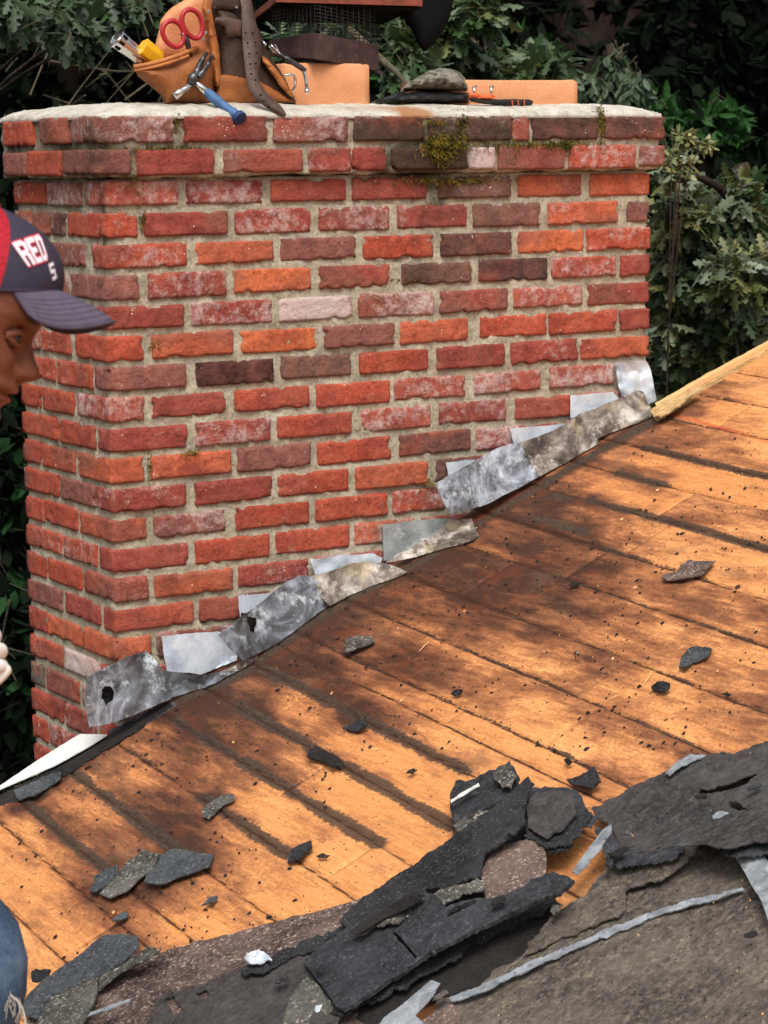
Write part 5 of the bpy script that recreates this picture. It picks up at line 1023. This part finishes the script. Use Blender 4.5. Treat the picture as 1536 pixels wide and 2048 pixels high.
cb = HM(0, 0, .133); b = MB(); b.tube([cb-hz*.004, cb+hz*.002, cb+hz*.004], [.008, .0075, .004], 12); b.build('button', M_RED, bc_, True)
# raised lettering on the front panel, laid on the dome surface
bpy.context.view_layer.update(); bv_ = BVHTree.FromPolygons([Vector(map(float, dome(2*math.pi*k/na_, i/np_))) for i in range(np_+1) for k in range(na_)], fn_+fm_)
def onhat(px, py, e):
    d = ray(px, py); d = d/np.linalg.norm(d); h_, n_, _, _ = bv_.ray_cast(Vector(C0), Vector(d))
    if h_ is None: return None
    return np.array(h_)-d*e
TL, TR_, BL, BR = np.array([24, 486.]), np.array([80, 468.]), np.array([57, 533.]), np.array([97, 519.])
LET = {'R': [((0, 0), (.28, 1)), ((.28, 0), (.8, .18)), ((.72, .08), (1, .45)), ((.28, .4), (.85, .58)), ((.6, .55), (.95, 1))],
       'E': [((0, 0), (.3, 1)), ((.3, 0), (1, .2)), ((.3, .4), (.85, .6)), ((.3, .8), (1, 1))],
       'D': [((0, 0), (.3, 1)), ((.3, 0), (.8, .2)), ((.3, .8), (.8, 1)), ((.7, .12), (1, .88))]}
def letters(seq, quad, e, mat, name, grow_=0):
    b = MB(); TL, TR_, BL, BR = quad
    for ch, u0_, u1_ in seq:
        for (a0, b0), (a1, b1) in LET[ch]:
            a0, b0, a1, b1 = a0-grow_, b0-grow_, a1+grow_, b1+grow_; n_ = 5; G = []
            for i in range(n_+1):
                for j in range(n_+1):
                    u = u0_+(u1_-u0_)*(a0+(a1-a0)*i/n_); v = b0+(b1-b0)*j/n_; q = (TL*(1-u)+TR_*u)*(1-v)+(BL*(1-u)+BR*u)*v; G.append(onhat(q[0], q[1], e))
            if any(g is None for g in G): continue
            b.add(G, [(i*(n_+1)+j, (i+1)*(n_+1)+j, (i+1)*(n_+1)+j+1, i*(n_+1)+j+1) for i in range(n_) for j in range(n_)])
    if b.F: b.build(name, mat, dc)
Q1 = (TL, TR_, BL, BR)
letters([('R', .0, .40), ('E', .44, .74), ('D', .78, 1.0)], Q1, .0022, M_LETW, 'lettering'); letters([('R', .0, .40), ('E', .44, .74), ('D', .78, 1.0)], Q1, .0014, M_LETR, 'lettering_outline', .055)
LET['S'] = [((0, 0), (1, .2)), ((0, 0), (.3, .55)), ((0, .4), (1, .6)), ((.7, .45), (1, 1)), ((0, .8), (1, 1))]
letters([('S', 0, 1)], (np.array([97, 528.]), np.array([106, 524.]), np.array([106, 562.]), np.array([114, 556.])), .0022, M_LETW, 'small_lettering')
# ================================================= TREES, GROUND
def leafproto():
    R_ = [(0, .02), (.10, .05), (.18, .17), (.24, .07), (.36, .1), (.46, .27), (.52, .10), (.62, .11), (.72, .25), (.77, .1), (.88, .12), (1, 0)]
    V = [(x, 0, .0) for x, y in R_]+[(x, y, -y*.35) for x, y in R_]+[(x, -y, -y*.35) for x, y in R_]; n = len(R_); F = []
    for i in range(n-1): F += [(i, i+1, n+i+1, n+i), (i+1, i, 2*n+i, 2*n+i+1)]
    V = np.array(V, float); V[:, 2] -= .18*V[:, 0]**2; return V, np.array(F)
def simpleleaf():
    R_ = [(0, .01), (.25, .2), (.55, .24), (.85, .1), (1, 0)]
    V = [(x, 0, .0) for x, y in R_]+[(x, y, -y*.3) for x, y in R_]+[(x, -y, -y*.3) for x, y in R_]; n = len(R_); F = []
    for i in range(n-1): F += [(i, i+1, n+i+1, n+i), (i+1, i, 2*n+i, 2*n+i+1)]
    V = np.array(V, float); V[:, 2] -= .2*V[:, 0]**2; return V, np.array(F)
OAK, SIM = leafproto(), simpleleaf()
def leaves(B_, D_, N_, S_, proto):
    """bases, directions, up-hints, sizes -> verts, faces"""
    D_ = D_/np.linalg.norm(D_, axis=1, keepdims=True); Y_ = np.cross(N_, D_); Y_ /= np.linalg.norm(Y_, axis=1, keepdims=True)+1e-9; Z_ = np.cross(D_, Y_)
    PV, PF = proto; V = B_[:, None]+S_[:, None, None]*(PV[None, :, 0:1]*D_[:, None]+PV[None, :, 1:2]*Y_[:, None]+PV[None, :, 2:3]*Z_[:, None])
    F = PF[None]+(np.arange(len(B_))*len(PV))[:, None, None]; return V.reshape(-1, 3), F.reshape(-1, 4)
def tree(name, label, cat, group, trunk, clusters, size, proto, cols, mat, twigs=True, r0_=.12, seed=1, per_tip=6, droop=.3, limbr=.03):
    rg = np.random.default_rng(seed); T_ = empty(name, trunk[0], label=label, cat=cat, group=group); b = MB()
    tp = smoothline(trunk, 4); b.tube(tp, [r0_*(1-.75*i/len(tp)) for i in range(len(tp))], 10); tw = MB()
    Bs, Ds, Ns, Ss, Cs = [], [], [], [], []
    for (c, rad, n) in clusters:
        c = np.asarray(c, float); rad = np.asarray(rad, float)*np.ones(3); i = np.argmin([np.linalg.norm(np.array(p)-c+np.array([0, 0, .5])) for p in tp]); s_ = np.array(tp[i]); m_ = (s_+c)/2+np.array([0, 0, .15])
        b.tube(smoothline([s_, m_, c-np.array([0, 0, .1*rad[2]])], 4), [limbr*(1-.08*k) for k in range(9)], 6)
        nt_ = max(1, n//per_tip)
        for _ in range(nt_):
            v = rg.normal(0, 1, 3); v /= np.linalg.norm(v); tip = c+v*rad*rg.uniform(.25, 1)**.6; ax_ = v+np.array([0, 0, -droop])+rg.normal(0, .4, 3); ax_ /= np.linalg.norm(ax_)
            if twigs and rg.random() < .4:
                st0 = tip-ax_*size*rg.uniform(1, 2.2); tw.tube([st0, (st0+tip)/2+rg.normal(0, size*.15, 3), tip], [.0022, .0016, .0008], 4, cap=False)
            cc = cols[rg.integers(len(cols))]; cc = np.array(cc)*rg.uniform(.7, 1.35)
            for q in range(per_tip):
                a = rg.normal(0, 1, 3); a -= ax_*(a@ax_); a /= np.linalg.norm(a); d = ax_*rg.uniform(.3, 1)+a*rg.uniform(.4, 1.1)+np.array([0, 0, -droop*rg.uniform(.2, 1.3)])
                Bs.append(tip-ax_*size*rg.uniform(0, .9)); Ds.append(d); Ns.append(np.array([0, 0, 1.])+rg.normal(0, .45, 3)); Ss.append(size*rg.uniform(.6, 1.25)); Cs.append(cc*rg.uniform(.8, 1.15)*.72)
    b.build('trunk', M_BARK, T_, True)
    if tw.V: tag(tw.build('twigs', M_TWIG, T_), kind='stuff')
    V, F = leaves(np.array(Bs), np.array(Ds), np.array(Ns), np.array(Ss), proto); Cv = np.repeat(np.array(Cs), len(proto[0]), 0)
    me = bpy.data.meshes.new('crown'); me.vertices.add(len(V)); me.vertices.foreach_set('co', V.ravel()); me.loops.add(F.size); me.loops.foreach_set('vertex_index', F.ravel().astype(np.int32))
    me.polygons.add(len(F)); me.polygons.foreach_set('loop_start', np.arange(0, F.size, 4, dtype=np.int32)); me.update(calc_edges=True)
    t_ = me.attributes.new('lcol', 'FLOAT_COLOR', 'POINT'); t_.data.foreach_set('color', np.concatenate([Cv, np.ones((len(Cv), 1))], 1).ravel()); link('crown', me, mat, T_)
    return T_
def cl(px, py, Z, rx, ry, n, rz=None):
    k = Z/FPX; return (at(px, py, Z), (rx*k, rz or rx*k, ry*k), n)
GZ = -6.0
GRN = [srgb(96, 120, 84), srgb(78, 108, 70), srgb(120, 138, 108), srgb(92, 112, 66), srgb(132, 140, 88)]
OLV = [srgb(116, 124, 70), srgb(140, 138, 84), srgb(98, 116, 72), srgb(120, 132, 104), srgb(150, 146, 100)]
DRK = [srgb(20, 30, 20), srgb(26, 35, 24), srgb(18, 24, 18)]  # deep shade of the wood put into these leaf greens
MID = [srgb(60, 88, 48), srgb(72, 100, 56), srgb(86, 108, 72)]
def foot(px, py, Z): P_ = at(px, py, Z); return np.array([P_[0], P_[1], GZ])
def trunkto(px, py, Z, top): return [foot(px, py, Z), at(px, py, Z)*.5+foot(px, py, Z)*.5, at(px, py, Z), top]
tree('oak_tree', 'young oak with lobed grey green leaves growing close behind the right side of the chimney', 'tree', None, trunkto(1610, 900, 7.2, at(1480, 330, 7.2)),
     [cl(1340, 330, 6.6, 45, 60, 110), cl(1370, 430, 6.8, 80, 70, 240), cl(1480, 420, 6.9, 90, 75, 260), cl(1350, 540, 6.9, 85, 80, 280), cl(1480, 560, 6.7, 95, 80, 330), cl(1370, 660, 7.0, 95, 80, 300), cl(1490, 680, 7.0, 100, 60, 280), cl(1330, 760, 7.2, 110, 70, 260), cl(1600, 520, 7, 90, 150, 260), cl(1420, 600, 7.6, 160, 190, 700), cl(1400, 480, 7.0, 120, 90, 420)],
     .074, OAK, GRN+OLV+[srgb(150, 162, 140), srgb(160, 164, 126)], M_LEAF, seed=3, r0_=.09, limbr=.02)
tree('oak_sapling', 'yellowish green leafy shoot rising beside the upper right corner of the chimney', 'tree', None, trunkto(1330, 900, 6.2, at(1362, 330, 6.2)),
     [cl(1368, 280, 6.2, 26, 24, 110), cl(1345, 320, 6.2, 22, 24, 50), cl(1410, 292, 6.2, 26, 12, 50)], .028, SIM, [srgb(168, 168, 112), srgb(140, 150, 92), srgb(180, 176, 128)], M_LEAF, seed=5, r0_=.006, limbr=.0025)
tree('oak_tree', 'leafy oak branch hanging into view at the top left, above the tool belt', 'tree', None, trunkto(-260, 900, 8.2, at(-150, -300, 8.2)),
     [cl(130, 30, 6.6, 62, 70, 170), cl(20, 20, 6.8, 60, 50, 90), cl(200, 20, 6.9, 60, 45, 120), cl(150, 80, 6.5, 30, 45, 70), cl(290, 10, 7.5, 90, 40, 90)], .092, OAK, [srgb(82, 102, 74), srgb(70, 94, 58), srgb(98, 114, 90)], M_LEAF, seed=8, droop=.8, limbr=.012)
tree('oak_tree', 'oak foliage right behind the chimney top, between the hanging cloth and the open flue tile', 'tree', None, trunkto(980, 700, 8.0, at(930, -200, 8.0)),
     [cl(800, 120, 7.2, 60, 80, 220), cl(900, 60, 7.4, 60, 80, 260), cl(960, 20, 7.3, 50, 50, 120), cl(980, 130, 7.6, 90, 45, 260), cl(1090, 140, 7.4, 75, 45, 260), cl(700, 60, 7.4, 60, 60, 120), cl(1000, 170, 8.2, 160, 60, 260), cl(600, 90, 8, 70, 50, 100)], .082, OAK, GRN+MID, M_LEAF, seed=9, r0_=.1, limbr=.015)
tree('cedar_tree', 'drooping feathery branches in front of the dark trunk, right of the open flue tile', 'tree', None, trunkto(1230, 700, 8.6, at(1220, 90, 8.6)),
     [cl(1225, 150, 8.6, 45, 55, 420), cl(1270, 190, 8.5, 45, 45, 300), cl(1190, 190, 8.6, 50, 40, 300)], .05, SIM, [srgb(98, 118, 92), srgb(80, 102, 72)], M_LEAF, seed=11, r0_=.05, droop=1.2, limbr=.008)
tree('maple_tree', 'low mid green bushy crown behind the right shoulder of the chimney crown', 'tree', None, trunkto(1400, 800, 11.5, at(1390, 220, 11.5)),
     [cl(1330, 250, 11, 90, 60, 700), cl(1420, 250, 11.4, 80, 50, 700), cl(1270, 230, 11.6, 70, 50, 400), cl(1450, 300, 11.5, 60, 40, 300)], .085, SIM, [srgb(46, 92, 36), srgb(58, 104, 44), srgb(40, 78, 34)], M_LEAF, seed=12, r0_=.08)
tree('maple_tree', 'soft green crown in the gap between the hanging cloth and the camouflage cap', 'tree', None, trunkto(880, 700, 12, at(880, 60, 12)),
     [cl(860, 140, 12, 130, 60, 1100), cl(1010, 110, 12.4, 90, 60, 500)], .09, SIM, [srgb(52, 104, 40), srgb(64, 118, 50)], M_LEAF, seed=13, r0_=.08)
def ivy(px): return trunkto(px, 1200, 9.5, at(px, 0, 9.5))
tree('ivy_bush', 'dark green leafy bush low on the left, seen past the left side of the chimney', 'bush', None, [foot(-100, 1400, 9), at(-100, 1500, 9), at(-60, 1100, 9)],
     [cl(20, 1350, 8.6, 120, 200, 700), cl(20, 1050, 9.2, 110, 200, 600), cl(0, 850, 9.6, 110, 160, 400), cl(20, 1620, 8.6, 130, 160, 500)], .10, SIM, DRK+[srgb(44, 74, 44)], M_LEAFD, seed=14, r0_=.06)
bare = empty('bare_shrub', foot(40, 1000, 8), label='thin bare grey twigs in the dark on the left behind the chimney', cat='shrub'); b = MB(); rg = np.random.default_rng(4)
for (x, y) in [(10, 230), (60, 190), (120, 210), (200, 150), (250, 200), (30, 120), (5, 90), (90, 120), (170, 190), (20, 1200), (60, 1190)]:
    p = at(x, y, 8.0); q = p+RT*rg.normal(.05, .12)+UP*rg.normal(.0, .14)+fw*.1; r_ = q+RT*rg.normal(.05, .12)+UP*rg.normal(-.05, .1); b.tube(smoothline([p, q, r_], 4), [.004-.0003*i for i in range(9)], 4)
    for _ in range(3): b.tube([q, q+RT*rg.normal(0, .09)+UP*rg.normal(-.04, .07)], [.0025, .001], 4)
b.tube([foot(40, 1000, 8), at(60, 300, 8)], [.02, .008], 6); tag(b.build('twigs', M_TWIG, bare), kind='stuff')
br_ = empty('fallen_branch', at(800, 150, 6.4), label='pale bare branch stub slanting down beside the camouflage cap', cat='branch'); b = MB(); b.tube(smoothline([at(700, 60, 6.7), at(766, 122, 6.4), at(790, 142, 6.3), at(812, 168, 6.2), at(850, 230, 6.1)]), [.013-.0003*i for i in range(33)], 8); b.build('branch', M_TWIG, br_, True)
# big dark trunks and shading crowns of the wood
def bigtree(i, px, Z, rad, label, crowns, dens):
    t0 = foot(px, 300, Z); T_ = [t0, t0+np.array([.1, 0, 4]), t0+np.array([0, .2, 9]), t0+np.array([.2, .1, 15])]
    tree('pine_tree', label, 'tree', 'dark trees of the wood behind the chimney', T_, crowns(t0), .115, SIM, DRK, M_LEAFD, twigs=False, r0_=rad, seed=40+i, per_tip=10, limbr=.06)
def crowns(t0):
    rg = np.random.default_rng(int(abs(t0[0]*97))+3); o = []
    for k in range(7):
        a = rg.uniform(0, 6.28); h_ = rg.uniform(3.0, 14); rr = rg.uniform(.5, 2.2); o.append((t0+np.array([math.cos(a)*rr, math.sin(a)*rr, h_]), (1.9, 1.9, 1.2), 3000))
    o.append((t0+np.array([0, 0, 12]), (3.6, 3.6, 1.4), 8000)); return o  # broad top crown above the view, added to shade the backdrop
for i, (px, Z, rad, lab) in enumerate([(1188, 13.5, .33, 'thick dark brown trunk rising behind the open flue tile'), (1340, 18, .12, 'slender dark trunk right of the thick brown one'), (1560, 17, .2, 'shaded tree at the far right edge behind the oak'), (520, 16, .22, 'shaded tree behind the tool belt and the rusty cap'),
                                        (820, 19, .2, 'shaded tree behind the hanging cloth'), (150, 15, .2, 'shaded tree behind the hanging oak branch at top left'), (-250, 14, .22, 'shaded tree beyond the left edge, behind the man'), (1050, 22, .2, 'deep shaded tree left of the thick brown trunk'), (350, 21, .2, 'deep shaded tree behind the tan pouch')]):
    bigtree(i, px, Z, rad, lab, crowns, 1)
# forest floor rising into a wooded bank
n_ = 90; xs_ = np.linspace(-60, 70, n_); ys_ = np.concatenate([np.linspace(-40, 6, 20), np.linspace(7, 70, n_-20)]); GX, GY = np.meshgrid(xs_, ys_, indexing='ij'); P_ = np.stack([GX, GY, 0*GX], -1)
dd = GX*fw[0]+GY*fw[1]; GZZ = GZ+np.clip(dd-16, 0, 60)*.55+fbm(P_, .2, 4, 3)*.3
V = np.stack([GX, GY, GZZ], -1).reshape(-1, 3); F = [(i*n_+j, (i+1)*n_+j, (i+1)*n_+j+1, i*n_+j+1) for i in range(n_-1) for j in range(n_-1)]
tag(mk('ground', V, F, M_GROUND, None, True), 'dark forest floor below the house, rising into a wooded bank', 'ground', kind='structure')
# far undergrowth nobody could count
rg = np.random.default_rng(77); N = 76000; px = rg.uniform(-1200, 2700, N); Zd = rg.uniform(17, 34, N); lat = (px-768)/FPX*Zd
base = C0[None]+fw[None]*Zd[:, None]+RT[None]*lat[:, None]; dd = base[:, 0]*fw[0]+base[:, 1]*fw[1]; base[:, 2] = GZ+np.clip(dd-16, 0, 60)*.55+rg.uniform(0, 1, N)**1.3*9
V, F = leaves(base, rg.normal(0, 1, (N, 3))+[0, 0, -.3], rg.normal(0, .6, (N, 3))+[0, 0, 1], rg.uniform(.14, .3, N), SIM)
me = bpy.data.meshes.new('woods'); me.vertices.add(len(V)); me.vertices.foreach_set('co', V.ravel()); me.loops.add(F.size); me.loops.foreach_set('vertex_index', F.ravel().astype(np.int32)); me.polygons.add(len(F)); me.polygons.foreach_set('loop_start', np.arange(0, F.size, 4, dtype=np.int32)); me.update(calc_edges=True)
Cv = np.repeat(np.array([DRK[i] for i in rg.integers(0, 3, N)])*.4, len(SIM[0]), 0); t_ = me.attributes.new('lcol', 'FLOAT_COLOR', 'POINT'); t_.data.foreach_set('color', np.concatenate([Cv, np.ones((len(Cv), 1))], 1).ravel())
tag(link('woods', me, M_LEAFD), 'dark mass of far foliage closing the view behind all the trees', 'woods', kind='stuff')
